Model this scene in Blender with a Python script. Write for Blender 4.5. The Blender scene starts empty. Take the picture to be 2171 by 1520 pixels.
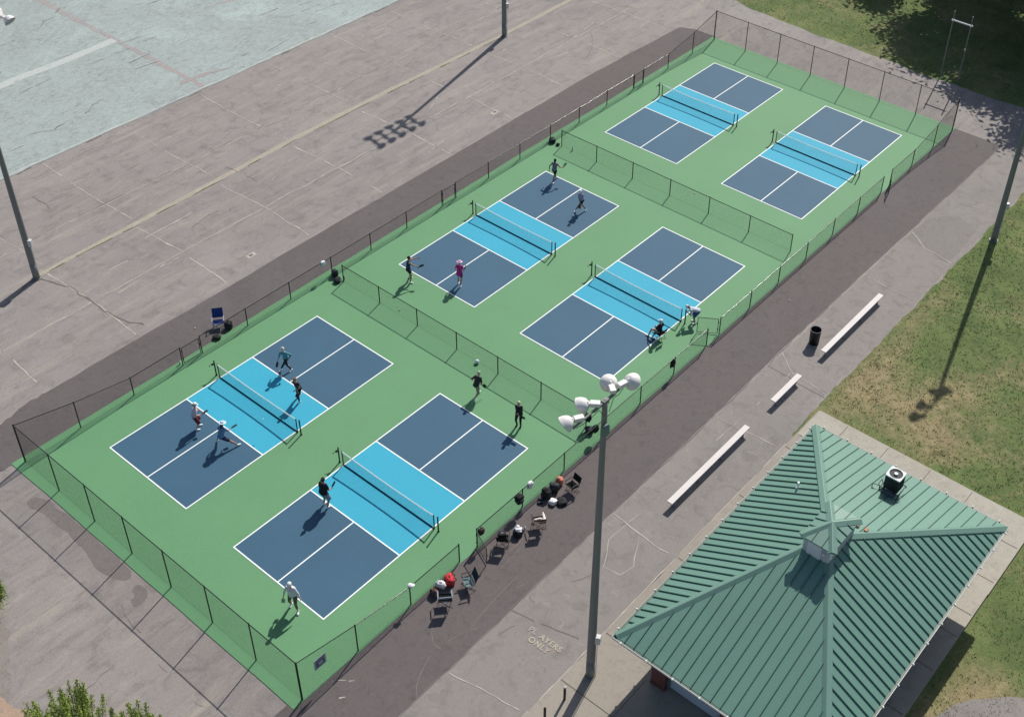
import bpy, bmesh, math, random
from mathutils import Vector, Matrix, noise
R = math.radians
random.seed(7)
S = bpy.context.scene
COL = S.collection

# ------------------------------------------------------------------ helpers
def tag(o, label=None, cat=None, group=None, kind=None):
    if label: o['label'] = label
    if cat: o['category'] = cat
    if group: o['group'] = group
    if kind: o['kind'] = kind
    return o

def link(name, bm, mats, parent=None, smooth=False):
    me = bpy.data.meshes.new(name)
    bm.to_mesh(me); bm.free()
    if not isinstance(mats, (list, tuple)): mats = [mats]
    for m in mats: me.materials.append(m)
    if smooth:
        for p in me.polygons: p.use_smooth = True
    o = bpy.data.objects.new(name, me)
    COL.objects.link(o)
    if parent: o.parent = parent
    return o

def thing(name, label, cat, loc=(0, 0, 0), rz=0.0, group=None):
    o = bpy.data.objects.new(name, None)
    COL.objects.link(o)
    o.location = loc; o.rotation_euler = (0, 0, rz)
    o.empty_display_size = .1
    return tag(o, label, cat, group)

def box(bm, c, s, mi=0, rot=None, bev=0.0):
    m = Matrix.Translation(Vector(c))
    if rot is not None: m = m @ rot.to_4x4()
    r = bmesh.ops.create_cube(bm, size=1.0)
    vs = r['verts']
    for v in vs: v.co = Vector((v.co.x * s[0], v.co.y * s[1], v.co.z * s[2]))
    fs = set(f for v in vs for f in v.link_faces)
    if bev > 0:
        es = list(set(e for v in vs for e in v.link_edges))
        rb = bmesh.ops.bevel(bm, geom=es, offset=bev, segments=2, affect='EDGES', profile=.6)
        vs = rb['verts']; fs = set(f for v in vs for f in v.link_faces)
        vs = list(set(v for f in fs for v in f.verts))
    for v in vs: v.co = m @ v.co
    for f in fs: f.material_index = mi
    return fs

def frame(d):
    d = d.normalized()
    a = Vector((0, 0, 1)) if abs(d.z) < .9 else Vector((1, 0, 0))
    x = d.cross(a).normalized(); y = d.cross(x).normalized()
    return x, y

def tube(bm, p0, p1, r0, r1=None, n=8, mi=0, caps=True, smooth=False):
    p0 = Vector(p0); p1 = Vector(p1)
    if r1 is None: r1 = r0
    x, y = frame(p1 - p0)
    a = []; b = []
    for i in range(n):
        t = 2 * math.pi * i / n
        d = x * math.cos(t) + y * math.sin(t)
        a.append(bm.verts.new(p0 + d * r0)); b.append(bm.verts.new(p1 + d * r1))
    for i in range(n):
        f = bm.faces.new((a[i], b[i], b[(i + 1) % n], a[(i + 1) % n])); f.material_index = mi; f.smooth = smooth
    if caps:
        f = bm.faces.new(a); f.material_index = mi
        f = bm.faces.new(list(reversed(b))); f.material_index = mi

def path(bm, pts, r, n=6, mi=0):
    for p, q in zip(pts[:-1], pts[1:]): tube(bm, p, q, r, n=n, mi=mi)

def poly(bm, pts, z, mi=0):
    vs = [bm.verts.new((p[0], p[1], z)) for p in pts]
    f = bm.faces.new(vs)
    if f.normal.z < 0 or True:
        f.normal_update()
        if f.normal.z < 0: f.normal_flip()
    f.material_index = mi
    return f

def slab(bm, pts, z0, z1, mi=0, mside=None):
    f = poly(bm, pts, z1, mi)
    vs = list(f.verts)
    low = [bm.verts.new((v.co.x, v.co.y, z0)) for v in vs]
    n = len(vs)
    for i in range(n):
        g = bm.faces.new((vs[i], low[i], low[(i + 1) % n], vs[(i + 1) % n]))
        g.material_index = mi if mside is None else mside

def chaikin(pts, k=2):
    for _ in range(k):
        o = []
        for a, b in zip(pts, pts[1:] + pts[:1]): o += [(a[0] * .75 + b[0] * .25, a[1] * .75 + b[1] * .25), (a[0] * .25 + b[0] * .75, a[1] * .25 + b[1] * .75)]
        pts = o
    return pts

def rect(x0, y0, x1, y1): return [(x0, y0), (x1, y0), (x1, y1), (x0, y1)]

def wob(pts, step, amp, seed=0, closed=True, freq=.35):
    """subdivide a polygon and push its points about so that the edge looks worn"""
    out = []
    n = len(pts)
    for i in range(n if closed else n - 1):
        a = Vector(pts[i]).to_3d() if len(pts[i]) == 2 else Vector(pts[i]); b = pts[(i + 1) % n]; b = Vector((b[0], b[1], 0))
        a = Vector((a.x, a.y, 0))
        k = max(1, int((b - a).length / step))
        for j in range(k):
            p = a.lerp(b, j / k)
            d = noise.noise_vector(Vector((p.x * freq, p.y * freq, seed))) * amp + noise.noise_vector(Vector((p.x * freq * 5, p.y * freq * 5, seed + 9))) * amp * .35
            out.append((p.x + d.x, p.y + d.y))
    if not closed: out.append(tuple(pts[-1][:2]))
    return out

# ------------------------------------------------------------------ materials
def new_mat(name):
    m = bpy.data.materials.new(name); m.use_nodes = True
    nt = m.node_tree
    return m, nt, nt.nodes['Principled BSDF']

def N(nt, typ, **kw):
    n = nt.nodes.new(typ)
    for k, v in kw.items():
        if k.startswith('_'): setattr(n, k[1:], v)
        else: n.inputs[k.replace('__', ' ')].default_value = v
    return n

def rgb(c): return (c[0], c[1], c[2], 1.0)

def plain(name, col, rough=.6, metal=0.0, var=.12, scale=6.0, bump=0.0, spec=.4, stretch=(1, 1, 1)):
    m, nt, b = new_mat(name)
    tc = N(nt, 'ShaderNodeTexCoord'); mp = N(nt, 'ShaderNodeMapping', Scale=stretch)
    nt.links.new(tc.outputs['Object'], mp.inputs['Vector'])
    nz = N(nt, 'ShaderNodeTexNoise', Scale=scale, Detail=5.0, Roughness=.6)
    nt.links.new(mp.outputs['Vector'], nz.inputs['Vector'])
    mx = N(nt, 'ShaderNodeMix', _data_type='RGBA')
    mx.inputs[6].default_value = rgb([c * (1 - var) for c in col]); mx.inputs[7].default_value = rgb([min(1, c * (1 + var)) for c in col])
    nt.links.new(nz.outputs['Fac'], mx.inputs[0]); nt.links.new(mx.outputs[2], b.inputs['Base Color'])
    b.inputs['Roughness'].default_value = rough; b.inputs['Metallic'].default_value = metal
    b.inputs['Specular IOR Level'].default_value = spec
    if bump:
        bp = N(nt, 'ShaderNodeBump', Strength=bump, Distance=.02)
        nt.links.new(nz.outputs['Fac'], bp.inputs['Height']); nt.links.new(bp.outputs['Normal'], b.inputs['Normal'])
    return m

def ramp(nt, stops):
    r = nt.nodes.new('ShaderNodeValToRGB')
    el = r.color_ramp.elements
    while len(el) > 1: el.remove(el[-1])
    el[0].position = stops[0][0]; el[0].color = rgb(stops[0][1])
    for p, c in stops[1:]:
        e = el.new(p); e.color = rgb(c)
    return r

def mixc(nt, fac, a, b, blend='MIX'):
    mx = N(nt, 'ShaderNodeMix', _data_type='RGBA', _blend_type=blend)
    for i, v in ((0, fac), (6, a), (7, b)):
        if hasattr(v, 'links'): nt.links.new(v, mx.inputs[i])
        elif i == 0: mx.inputs[0].default_value = v
        else: mx.inputs[i].default_value = rgb(v)
    return mx.outputs[2]

def nz(nt, vec, scale, detail=6, rough=.6, dist=0.0):
    n = N(nt, 'ShaderNodeTexNoise', Scale=scale, Detail=float(detail), Roughness=rough, Distortion=dist)
    nt.links.new(vec, n.inputs['Vector']); return n.outputs['Fac']

def mapped(nt, scale=(1, 1, 1), rz=0.0):
    tc = N(nt, 'ShaderNodeTexCoord'); mp = N(nt, 'ShaderNodeMapping', Scale=scale, Rotation=(0, 0, rz))
    nt.links.new(tc.outputs['Object'], mp.inputs['Vector']); return mp.outputs['Vector']

def thr(nt, fac, a, b):
    mr = N(nt, 'ShaderNodeMapRange'); mr.inputs[1].default_value = a; mr.inputs[2].default_value = b
    nt.links.new(fac, mr.inputs[0]); return mr.outputs[0]

def asphalt(name, base, dark, light, tint, patch=.09, grain=1.0, streak=True, rough=.85, flecks=0.0):
    """old pavement: broad worn patches, mottling, faint drag marks along x, coarse grain"""
    m, nt, b = new_mat(name)
    v = mapped(nt)
    c = mixc(nt, thr(nt, nz(nt, v, patch, 7, .62, .6), .36, .64), dark, light)
    c = mixc(nt, thr(nt, nz(nt, v, .035, 5, .6), .4, .62), c, tint)
    c = mixc(nt, .3, c, base)
    c = mixc(nt, thr(nt, nz(nt, v, patch * 7 + .3, 8, .72, .8), .5, .78), c, [x * .76 for x in dark])
    c = mixc(nt, thr(nt, nz(nt, v, patch * 5 + .9, 8, .75, .5), .56, .82), c, [x * 1.16 for x in light])
    if streak:
        vs = mapped(nt, (.13, .9, 1), R(5))
        a_ = N(nt, 'ShaderNodeMath', _operation='MULTIPLY'); nt.links.new(thr(nt, nz(nt, vs, 1.0, 9, .78, .3), .50, .70), a_.inputs[0]); a_.inputs[1].default_value = .75
        c = mixc(nt, a_.outputs[0], c, [light[0] * 1.2, light[1] * 1.14, light[2] * 1.02])
        vs2 = mapped(nt, (.28, 1.7, 1), R(-12))
        a2 = N(nt, 'ShaderNodeMath', _operation='MULTIPLY'); nt.links.new(thr(nt, nz(nt, vs2, 1.1, 9, .8, .3), .52, .70), a2.inputs[0]); a2.inputs[1].default_value = .7
        c = mixc(nt, a2.outputs[0], c, [x * .74 for x in dark])
    if flecks:
        vf = mapped(nt, (.8, 2.6, 1), R(-10))
        big = thr(nt, nz(nt, v, .3, 5, .6), .35, .6)
        f1 = thr(nt, nz(nt, vf, 2.2, 9, .85, .4), .49, .58)
        a3 = N(nt, 'ShaderNodeMath', _operation='MULTIPLY'); nt.links.new(big, a3.inputs[0]); nt.links.new(f1, a3.inputs[1])
        a4 = N(nt, 'ShaderNodeMath', _operation='MULTIPLY'); nt.links.new(a3.outputs[0], a4.inputs[0]); a4.inputs[1].default_value = flecks
        c = mixc(nt, a4.outputs[0], c, [.215, .225, .23])
    mid = N(nt, 'ShaderNodeMix', _data_type='RGBA', _blend_type='MULTIPLY'); mid.inputs[0].default_value = .6 * grain
    nt.links.new(c, mid.inputs[6])
    g = ramp(nt, [(.3, (.62, .62, .62)), (.5, (1, 1, 1)), (.7, (1.38, 1.38, 1.38))])
    nt.links.new(nz(nt, v, 11.0, 6, .85), g.inputs[0]); nt.links.new(g.outputs[0], mid.inputs[7])
    nt.links.new(mid.outputs[2], b.inputs['Base Color'])
    b.inputs['Roughness'].default_value = rough; b.inputs['Specular IOR Level'].default_value = .3
    bp = N(nt, 'ShaderNodeBump', Strength=.2, Distance=.012)
    nt.links.new(nz(nt, v, 18.0, 5, .8), bp.inputs['Height']); nt.links.new(bp.outputs['Normal'], b.inputs['Normal'])
    return m

def court(name, col, var=.06, rough=.66, spec=.22):
    m, nt, b = new_mat(name)
    v = mapped(nt)
    c = mixc(nt, thr(nt, nz(nt, v, .25, 6, .6), .3, .7), [x * (1 - var) for x in col], [min(1, x * (1 + var)) for x in col])
    c = mixc(nt, thr(nt, nz(nt, mapped(nt, (.5, 3.5, 1), R(33)), 1.0, 6, .7), .55, .85), c, [x * .93 + .012 for x in col])
    c = mixc(nt, thr(nt, nz(nt, v, 16, 3, .8), .3, .7), c, [min(1, x * 1.13) for x in col])
    nt.links.new(c, b.inputs['Base Color'])
    b.inputs['Roughness'].default_value = rough; b.inputs['Specular IOR Level'].default_value = spec
    bp = N(nt, 'ShaderNodeBump', Strength=.15, Distance=.01)
    nt.links.new(nz(nt, v, 30.0, 3, .8), bp.inputs['Height']); nt.links.new(bp.outputs['Normal'], b.inputs['Normal'])
    return m

M = {}
M['asphalt'] = asphalt('old asphalt', (.258, .237, .231), (.208, .188, .184), (.305, .284, .272), (.282, .250, .232))
M['strip'] = asphalt('newer asphalt', (.122, .107, .108), (.110, .096, .097), (.136, .120, .121), (.130, .110, .106), patch=.25, grain=.55, streak=False)
M['path'] = asphalt('grey asphalt', (.240, .224, .213), (.200, .188, .180), (.285, .265, .252), (.252, .222, .205), patch=.13, grain=.6, streak=False)
M['teal'] = asphalt('worn teal paint', (.345, .41, .395), (.30, .335, .32), (.395, .475, .455), (.33, .375, .355), patch=.2, streak=False, flecks=.85)
M['concrete'] = asphalt('concrete', (.31, .282, .245), (.27, .245, .213), (.36, .328, .288), (.325, .292, .246), patch=.3, grain=.4, streak=False)
M['concrete_pale'] = asphalt('pale concrete', (.395, .37, .315), (.35, .325, .275), (.44, .412, .352), (.395, .365, .305), patch=.35, grain=.35, streak=False)  # paler concrete tone for the outer walk strips of the apron
M['patchdark'] = asphalt('dark patch', (.185, .165, .158), (.165, .148, .142), (.225, .20, .188), (.20, .178, .168), patch=.5, streak=False)
M['tanline'] = asphalt('sandy joint', (.37, .335, .27), (.31, .28, .22), (.41, .375, .31), (.37, .335, .27), patch=.8, streak=False)
M['crack'] = plain('crack filled with sand', (.43, .395, .35), .95, var=.45, scale=3)
M['crackdark'] = plain('open crack', (.15, .135, .12), .95, var=.4, scale=3)
M['mark'] = plain('tyre mark', (.185, .160, .150), .9, var=.25, scale=2)
M['pale'] = plain('pale worn streak', (.45, .44, .40), .9, var=.12, scale=2)
M['red'] = asphalt('worn red paint', (.35, .29, .285), (.34, .29, .285), (.355, .385, .37), (.35, .31, .305), patch=1.6, streak=False, flecks=.6)
M['joint'] = plain('expansion joint', (.14, .12, .10), .9)
M['soil'] = asphalt('bare pinkish soil', (.38, .27, .20), (.30, .215, .165), (.46, .34, .26), (.38, .28, .20), patch=1.2, streak=False)
M['green'] = court('green court paint', (.116, .270, .134), .08)
M['navy'] = court('dark blue court paint', (.042, .108, .172), .09)
M['blue'] = court('light blue court paint', (.037, .345, .49), .07)
M['white'] = plain('white line paint', (.86, .9, .88), .6, var=.03, scale=2)
M['black'] = plain('black powder coat', (.008, .012, .010), .5, var=.2)
M['wire'] = plain('black vinyl wire', (.012, .018, .015), .5, var=.2)
M['rail'] = plain('fence rail paint', (.02, .022, .02), .2, var=.3, scale=3, spec=.6)
M['net'] = plain('black net cord', (.01, .012, .02), .8)
M['netband'] = plain('white net tape', (.72, .78, .80), .7)
_m, _nt, _b = new_mat('white net tape cloth'); _b.inputs['Base Color'].default_value = (.82, .86, .86, 1); _b.inputs['Roughness'].default_value = .7
_tr = N(_nt, 'ShaderNodeBsdfTranslucent'); _tr.inputs[0].default_value = (.85, .88, .88, 1); _ms = N(_nt, 'ShaderNodeMixShader'); _ms.inputs[0].default_value = .5
_nt.links.new(_b.outputs[0], _ms.inputs[1]); _nt.links.new(_tr.outputs[0], _ms.inputs[2]); _nt.links.new(_ms.outputs[0], _nt.nodes['Material Output'].inputs[0]); M['netband'] = _m
M['netdark'] = plain('dark net hem', (.01, .02, .05), .8)
M['steel'] = plain('weathered galvanised steel', (.21, .215, .205), .6, .0, var=.22, scale=1.2, stretch=(1, 1, .2))
M['lampwhite'] = plain('enamelled reflector', (.78, .76, .74), .4, var=.05)
M['lampbox'] = plain('ballast housing', (.74, .72, .70), .5, var=.06)
M['box'] = plain('grey enclosure', (.6, .6, .6), .5)
M['boxgreen'] = plain('green grey enclosure', (.13, .19, .18), .5)
M['glass'] = plain('lamp glass', (.35, .37, .38), .1)
M['roof'] = court('green standing seam metal', (.134, .258, .208), .10, .42, .4)
M['roofcap'] = plain('green ridge flashing', (.15, .272, .225), .45, 0, var=.06, scale=1)
M['seam'] = plain('standing seam', (.075, .165, .125), .5, var=.1)  # darker than the roof panels: shade beside the ribs is put into their colour
M['gutter'] = plain('white gutter', (.7, .7, .68), .5)
M['gutterdark'] = plain('dark green gutter', (.03, .075, .055), .5)
M['brick'] = plain('dark red brick', (.16, .06, .055), .85, var=.35, scale=9)
M['shutter'] = plain('pale blue grey shutter', (.50, .55, .62), .6, var=.04)
M['louver'] = plain('grey louvre', (.60, .61, .64), .6, var=.08)
M['louverpale'] = plain('pale louvre panel', (.76, .78, .84), .6, var=.05)
M['copper'] = plain('rust brown cap', (.42, .22, .16), .7)
M['acdark'] = plain('dark coil', (.022, .03, .034), .6, var=.3, scale=20)
M['acpale'] = plain('pale top plate', (.50, .54, .56), .5)
M['fabric_pan'] = plain('dark grey pan', (.09, .12, .125), .6)
M['benchtop'] = plain('white painted plank', (.64, .605, .59), .65, var=.12, scale=3, stretch=(.3, 3, 1))
M['benchleg'] = plain('grey bench support', (.33, .30, .28), .8)
M['can'] = plain('black can', (.016, .018, .02), .55, var=.3, scale=14)
M['canrim'] = plain('worn rim', (.20, .21, .21), .5)
M['bollard'] = plain('dark red brown bollard', (.035, .018, .018), .6)
M['bark'] = plain('bark', (.11, .085, .065), .9, var=.4, scale=8, bump=.5, stretch=(1, 1, .25))

def leafmat(name, a, b_):
    m, nt, b = new_mat(name)
    c = mixc(nt, thr(nt, nz(nt, mapped(nt), 1.6, 4, .7), .35, .65), a, b_)
    nt.links.new(c, b.inputs['Base Color']); b.inputs['Roughness'].default_value = .55
    b.inputs['Specular IOR Level'].default_value = .3
    return m
M['leaf'] = leafmat('tree leaves', (.04, .075, .025), (.075, .12, .04))
M['willow'] = leafmat('yellow green leaves', (.15, .22, .04), (.36, .45, .10))
M['twig'] = plain('twig', (.10, .085, .04), .8)

def grassmat():
    m, nt, b = new_mat('lawn')
    v = mapped(nt)
    g = mixc(nt, thr(nt, nz(nt, v, .5, 7, .7), .35, .65), (.085, .125, .045), (.15, .195, .07))
    d = mixc(nt, thr(nt, nz(nt, v, 1.1, 7, .75), .35, .65), (.215, .18, .095), (.33, .275, .155))
    # dry where the building's yard is walked on: noise plus a slow drift along x and y
    vd = mapped(nt)
    sx = N(nt, 'ShaderNodeSeparateXYZ'); nt.links.new(vd, sx.inputs[0])
    def blob(cx, cy, rx, ry, amp=.20):
        a1 = N(nt, 'ShaderNodeMath', _operation='SUBTRACT'); nt.links.new(sx.outputs[0], a1.inputs[0]); a1.inputs[1].default_value = cx
        a2 = N(nt, 'ShaderNodeMath', _operation='DIVIDE'); nt.links.new(a1.outputs[0], a2.inputs[0]); a2.inputs[1].default_value = rx
        b1 = N(nt, 'ShaderNodeMath', _operation='SUBTRACT'); nt.links.new(sx.outputs[1], b1.inputs[0]); b1.inputs[1].default_value = cy
        b2 = N(nt, 'ShaderNodeMath', _operation='DIVIDE'); nt.links.new(b1.outputs[0], b2.inputs[0]); b2.inputs[1].default_value = ry
        p = N(nt, 'ShaderNodeMath', _operation='MULTIPLY'); nt.links.new(a2.outputs[0], p.inputs[0]); nt.links.new(a2.outputs[0], p.inputs[1])
        q = N(nt, 'ShaderNodeMath', _operation='MULTIPLY_ADD'); nt.links.new(b2.outputs[0], q.inputs[0]); nt.links.new(b2.outputs[0], q.inputs[1]); nt.links.new(p.outputs[0], q.inputs[2])
        r = N(nt, 'ShaderNodeMapRange'); r.inputs[1].default_value = 0; r.inputs[2].default_value = 1.6; r.inputs[3].default_value = amp; r.inputs[4].default_value = 0
        nt.links.new(q.outputs[0], r.inputs[0]); return r.outputs[0]
    bl = None
    for args in ((28.0, -29.0, 5.0, 3.8, .17), (13.6, -39.0, 3.0, 1.6, .24), (33, -25.8, 9, .9, .15), (20.5, -39.5, 4.5, 2.6, -.18), (42, -30, 9, 4.5, -.05)):
        o = blob(*args)
        if bl is None: bl = o
        else:
            a = N(nt, 'ShaderNodeMath', _operation='ADD'); nt.links.new(bl, a.inputs[0]); nt.links.new(o, a.inputs[1]); bl = a.outputs[0]
    n1 = nz(nt, v, .22, 8, .68, .4); n2 = nz(nt, v, 2.2, 6, .8)
    s = N(nt, 'ShaderNodeMath', _operation='MULTIPLY_ADD'); nt.links.new(n2, s.inputs[0]); s.inputs[1].default_value = .45; nt.links.new(n1, s.inputs[2])
    s2 = N(nt, 'ShaderNodeMath', _operation='ADD'); nt.links.new(s.outputs[0], s2.inputs[0]); nt.links.new(bl, s2.inputs[1])
    c = mixc(nt, thr(nt, s2.outputs[0], .70, .98), g, d)
    fine = ramp(nt, [(.3, (.45, .48, .45)), (.5, (1, 1, 1)), (.72, (1.5, 1.45, 1.4))])
    nt.links.new(nz(nt, v, 9.0, 5, .85), fine.inputs[0])
    c = mixc(nt, .6, c, fine.outputs[0], 'MULTIPLY')
    nt.links.new(c, b.inputs['Base Color']); b.inputs['Roughness'].default_value = .9; b.inputs['Specular IOR Level'].default_value = .15
    bp = N(nt, 'ShaderNodeBump', Strength=.6, Distance=.05)
    nt.links.new(nz(nt, v, 12.0, 5, .8), bp.inputs['Height']); nt.links.new(bp.outputs['Normal'], b.inputs['Normal'])
    return m
M['grass'] = grassmat()
M['blade'] = leafmat('grass blades', (.09, .15, .045), (.17, .22, .075))
M['bladedry'] = leafmat('dry grass blades', (.27, .22, .12), (.40, .33, .19))

# ------------------------------------------------------------------ camera, sun, sky
cam = bpy.data.cameras.new('camera'); co = bpy.data.objects.new('camera', cam); COL.objects.link(co)
f, cx, cy, yaw, pitch, roll = 2644.92, 125.14, -201.27, .670469, .651448, .029578
px, py, pz = -19.6408, -44.1725, 44.9007
fw = Vector((math.cos(pitch) * math.cos(yaw), math.cos(pitch) * math.sin(yaw), -math.sin(pitch)))
rt = fw.cross(Vector((0, 0, 1))).normalized(); up = rt.cross(fw)
r2 = rt * math.cos(roll) + up * math.sin(roll); u2 = up * math.cos(roll) - rt * math.sin(roll)
mw = Matrix(((r2.x, u2.x, -fw.x, px), (r2.y, u2.y, -fw.y, py), (r2.z, u2.z, -fw.z, pz), (0, 0, 0, 1)))
co.matrix_world = mw
cam.sensor_width = 36; cam.lens = f * 36 / 2171
cam.shift_x = -cx / 2171; cam.shift_y = cy / 2171
cam.clip_start = .5; cam.clip_end = 2000
S.camera = co
AZ, EL = R(13.7), R(44.2)
sd = bpy.data.lights.new('sun', 'SUN'); sd.energy = 4.7; sd.angle = R(.53); sd.color = (1.0, .95, .875)
so = bpy.data.objects.new('sun', sd); COL.objects.link(so)
sv = Vector((math.cos(EL) * math.cos(AZ), math.cos(EL) * math.sin(AZ), math.sin(EL)))
so.rotation_euler = sv.to_track_quat('Z', 'Y').to_euler(); so.location = (60, 10, 60)
w = bpy.data.worlds.new('World'); S.world = w; w.use_nodes = True
wn = w.node_tree; sky = wn.nodes.new('ShaderNodeTexSky'); sky.sky_type = 'NISHITA'; sky.sun_disc = False
sky.sun_elevation = EL; sky.sun_rotation = R(90) - AZ; sky.air_density = 1.0; sky.dust_density = 1.5; sky.ozone_density = 1.0
wn.links.new(sky.outputs[0], wn.nodes['Background'].inputs[0]); wn.nodes['Background'].inputs[1].default_value = .088
S.view_settings.view_transform = 'Standard'; S.view_settings.look = 'None'; S.view_settings.gamma = 1.0
S.view_settings.use_curve_mapping = False; S.view_settings.exposure = 0.0

# ------------------------------------------------------------------ setting: ground sheets
bm = bmesh.new()
bmesh.ops.create_grid(bm, x_segments=60, y_segments=60, size=450)
tag(link('ground', bm, M['grass']), kind='structure')

def crackline(bm, pts, wdt, z, mi, seed=0, step=.35, amp=.10, gap=0.0):
    """thin ragged strip along a polyline; gap = share of it that has weathered away"""
    fine = []
    for a, b in zip(pts[:-1], pts[1:]):
        a = Vector((a[0], a[1], 0)); b = Vector((b[0], b[1], 0)); k = max(1, int((b - a).length / step))
        for j in range(k): fine.append(a.lerp(b, j / k))
    fine.append(Vector((pts[-1][0], pts[-1][1], 0)))
    L = []
    for p in fine:
        d = noise.noise_vector(Vector((p.x * .8, p.y * .8, seed))) * amp + noise.noise_vector(Vector((p.x * 3, p.y * 3, seed))) * amp * .4
        L.append(Vector((p.x + d.x, p.y + d.y, z)))
    for i in range(len(L) - 1):
        if gap and noise.noise(Vector((L[i].x * .6, L[i].y * .6, seed + 5))) * .5 + .5 < gap: continue
        d = (L[i + 1] - L[i]).normalized(); n = Vector((-d.y, d.x, 0))
        w0 = wdt * (.35 + .9 * abs(noise.noise(L[i] * 1.7 + Vector((0, 0, seed)))) * 1.6) * .5
        w1 = wdt * (.35 + .9 * abs(noise.noise(L[i + 1] * 1.7 + Vector((0, 0, seed)))) * 1.6) * .5
        f_ = bm.faces.new([bm.verts.new(q) for q in (L[i] - n * w0, L[i + 1] - n * w1, L[i + 1] + n * w1, L[i] + n * w0)])
        f_.material_index = mi

# main parking surface with its cracks, sandy joint, patches and tyre marks
bm = bmesh.new()
edge_far = wob([(62.2, -24.98), (62.0, -13), (62.3, -5), (62.6, 3), (63.4, 6), (70, 24), (80, 60)], .5, .35, 3, closed=False)
edge_right = wob([(-70, -25.0), (62.2, -24.98)], .25, .16, 5, closed=False, freq=.9)
poly(bm, edge_right + edge_far + [(80, 80), (-70, 80)], .004, 0)
M['weed'] = plain('weeds in the joint', (.10, .11, .045), .9, var=.4)
mats = [M['asphalt'], M['crack'], M['crackdark'], M['mark'], M['tanline'], M['patchdark'], M['soil'], M['pale'], M['weed'], None]
poly(bm, wob([(5.3, 14.68), (16, 14.88), (25, 15.15), (33, 15.15), (45, 14.85), (62, 14.95), (80, 15.05), (80, 15.4), (62, 15.32), (45, 15.2), (33, 15.55), (25, 15.55), (16, 15.26), (5.3, 15.02)], .35, .05, 12, freq=.8), .008, 4)
crackline(bm, [(6, 14.72), (16, 14.88), (25, 15.12), (33, 15.12), (45, 14.85)], .10, .0125, 8, 49, amp=.05, gap=.5)
random.seed(3)
# regular slab joints telegraphing through (two rows either side of the sandy joint)
for i, x in enumerate([-6, 0.3, 5.9, 12.0, 18.2, 24.3, 30.5, 36.7, 42.6, 48.8, 55, 61]):
    crackline(bm, [(x, 6.2), (x + .15, 10.4), (x - .1, 14.6)], .10, .012, 1, i, gap=.26 + .16 * (i % 2))
    crackline(bm, [(x + .2, 15.6), (x, 20), (x + .1, 25.1)], .08, .012, 1, i + 30, gap=.36)
crackline(bm, [(-12, 10.3), (14, 10.5), (34, 10.4), (60, 10.6)], .09, .012, 1, 50, gap=.3)
crackline(bm, [(-8, 17.9), (10, 18.1), (30, 18.1), (64, 18.4)], .08, .012, 1, 51, gap=.25)
crackline(bm, [(-8, 17.97), (10, 18.17), (30, 18.17), (64, 18.47)], .05, .0135, 2, 151, gap=.5)
crackline(bm, [(6, 21.5), (20, 21.7), (50, 21.9)], .06, .012, 1, 52, gap=.55)
crackline(bm, [(5.3, 14.4), (5.9, 12.6), (6.0, 10.5), (6.1, 8.2), (6.6, 6.4)], .12, .014, 2, 53, amp=.25, gap=.25)
crackline(bm, [(5.0, 14.7), (2.5, 13.9), (1.2, 14.2), (-2, 15.5)], .10, .014, 2, 54, amp=.2, gap=.2)
for i in range(14):
    x = random.uniform(-4, 58); y = random.choice([random.uniform(6.3, 14), random.uniform(16, 24.5)])
    a = random.uniform(-.5, .5) + random.choice([0, 1.57]); l = random.uniform(1.5, 5)
    crackline(bm, [(x, y), (x + l * math.cos(a), y + l * math.sin(a))], .045, .013, random.choice([1, 1, 2]), 60 + i, step=.18, amp=.22, gap=.5)
for i in range(16):        # tyre scuffs
    x = random.uniform(2, 56); y = random.uniform(6.8, 24); a = R(random.uniform(-30, 20)); r = random.uniform(5, 14); l = random.uniform(2, 5) / r
    pts = [(x + r * math.sin(a + t * l / 8), y + r * (1 - math.cos(a + t * l / 8))) for t in range(9)]
    crackline(bm, pts, .06, .010, 3, 90 + i, amp=.03, gap=.45)
for i in range(9):         # pale scrapes
    x = random.uniform(6, 50); y = random.uniform(7.0, 13.5); a = random.uniform(-.2, .2); l = random.uniform(1.5, 4)
    crackline(bm, [(x, y), (x + l * math.cos(a), y + l * math.sin(a))], .09, .011, 1, 130 + i, amp=.05, gap=.45)
# near end: dark patches beside the slab, long cracks
poly(bm, wob(chaikin([(-3.7, -.2), (-3.68, -7.4), (-4.3, -7.5), (-4.75, -6.2), (-4.35, -4.2), (-4.4, -1.3), (-4.7, -.0)]), .12, .12, 21, freq=1.6), .009, 5)
poly(bm, wob(chaikin([(-3.9, -7.9), (-4.0, -9.0), (-4.9, -9.0), (-4.8, -8.5), (-4.4, -8.5), (-4.4, -8.1)]), .1, .08, 22, freq=1.6), .009, 5)
for i, pts in enumerate([[(-4.5, -7.5), (-5.5, -10), (-6.1, -15)], [(-5.5, -9), (-6.8, -10.5), (-9, -11)], [(-3.9, 3), (-6, 5.5), (-9, 7)]]):
    crackline(bm, pts, .028, .012, 2, 150 + i, step=.14, amp=.3, gap=.5)
poly(bm, wob([(-11.5, -5), (-10.9, -8), (-10.75, -9.4), (-10.3, -10.6), (-11.2, -14), (-16, -14), (-16, -4)], .3, .25, 23), .016, 6)
M['stain'] = asphalt('brown stained asphalt', (.245, .215, .20), (.215, .188, .175), (.28, .25, .235), (.25, .215, .198), patch=.5, streak=False)
poly(bm, wob([(-7.6, -2.6), (-8.6, -5.2), (-10.3, -8.4), (-12, -9.5), (-16, -9), (-16, -2)], .3, .5, 61, freq=.5), .0105, 9)
# small utility covers
for x, y in ((36.5, 7.6), (14.6, 7.2)):
    poly(bm, wob(rect(x - .30, y - .17, x + .28, y + .18), .1, .07, int(x)), .013, 1)
    poly(bm, rect(x - .13, y - .08, x + .13, y + .08), .017, 2)
mats[9] = M['stain']
tag(link('pavement', bm, mats), kind='structure')

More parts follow.
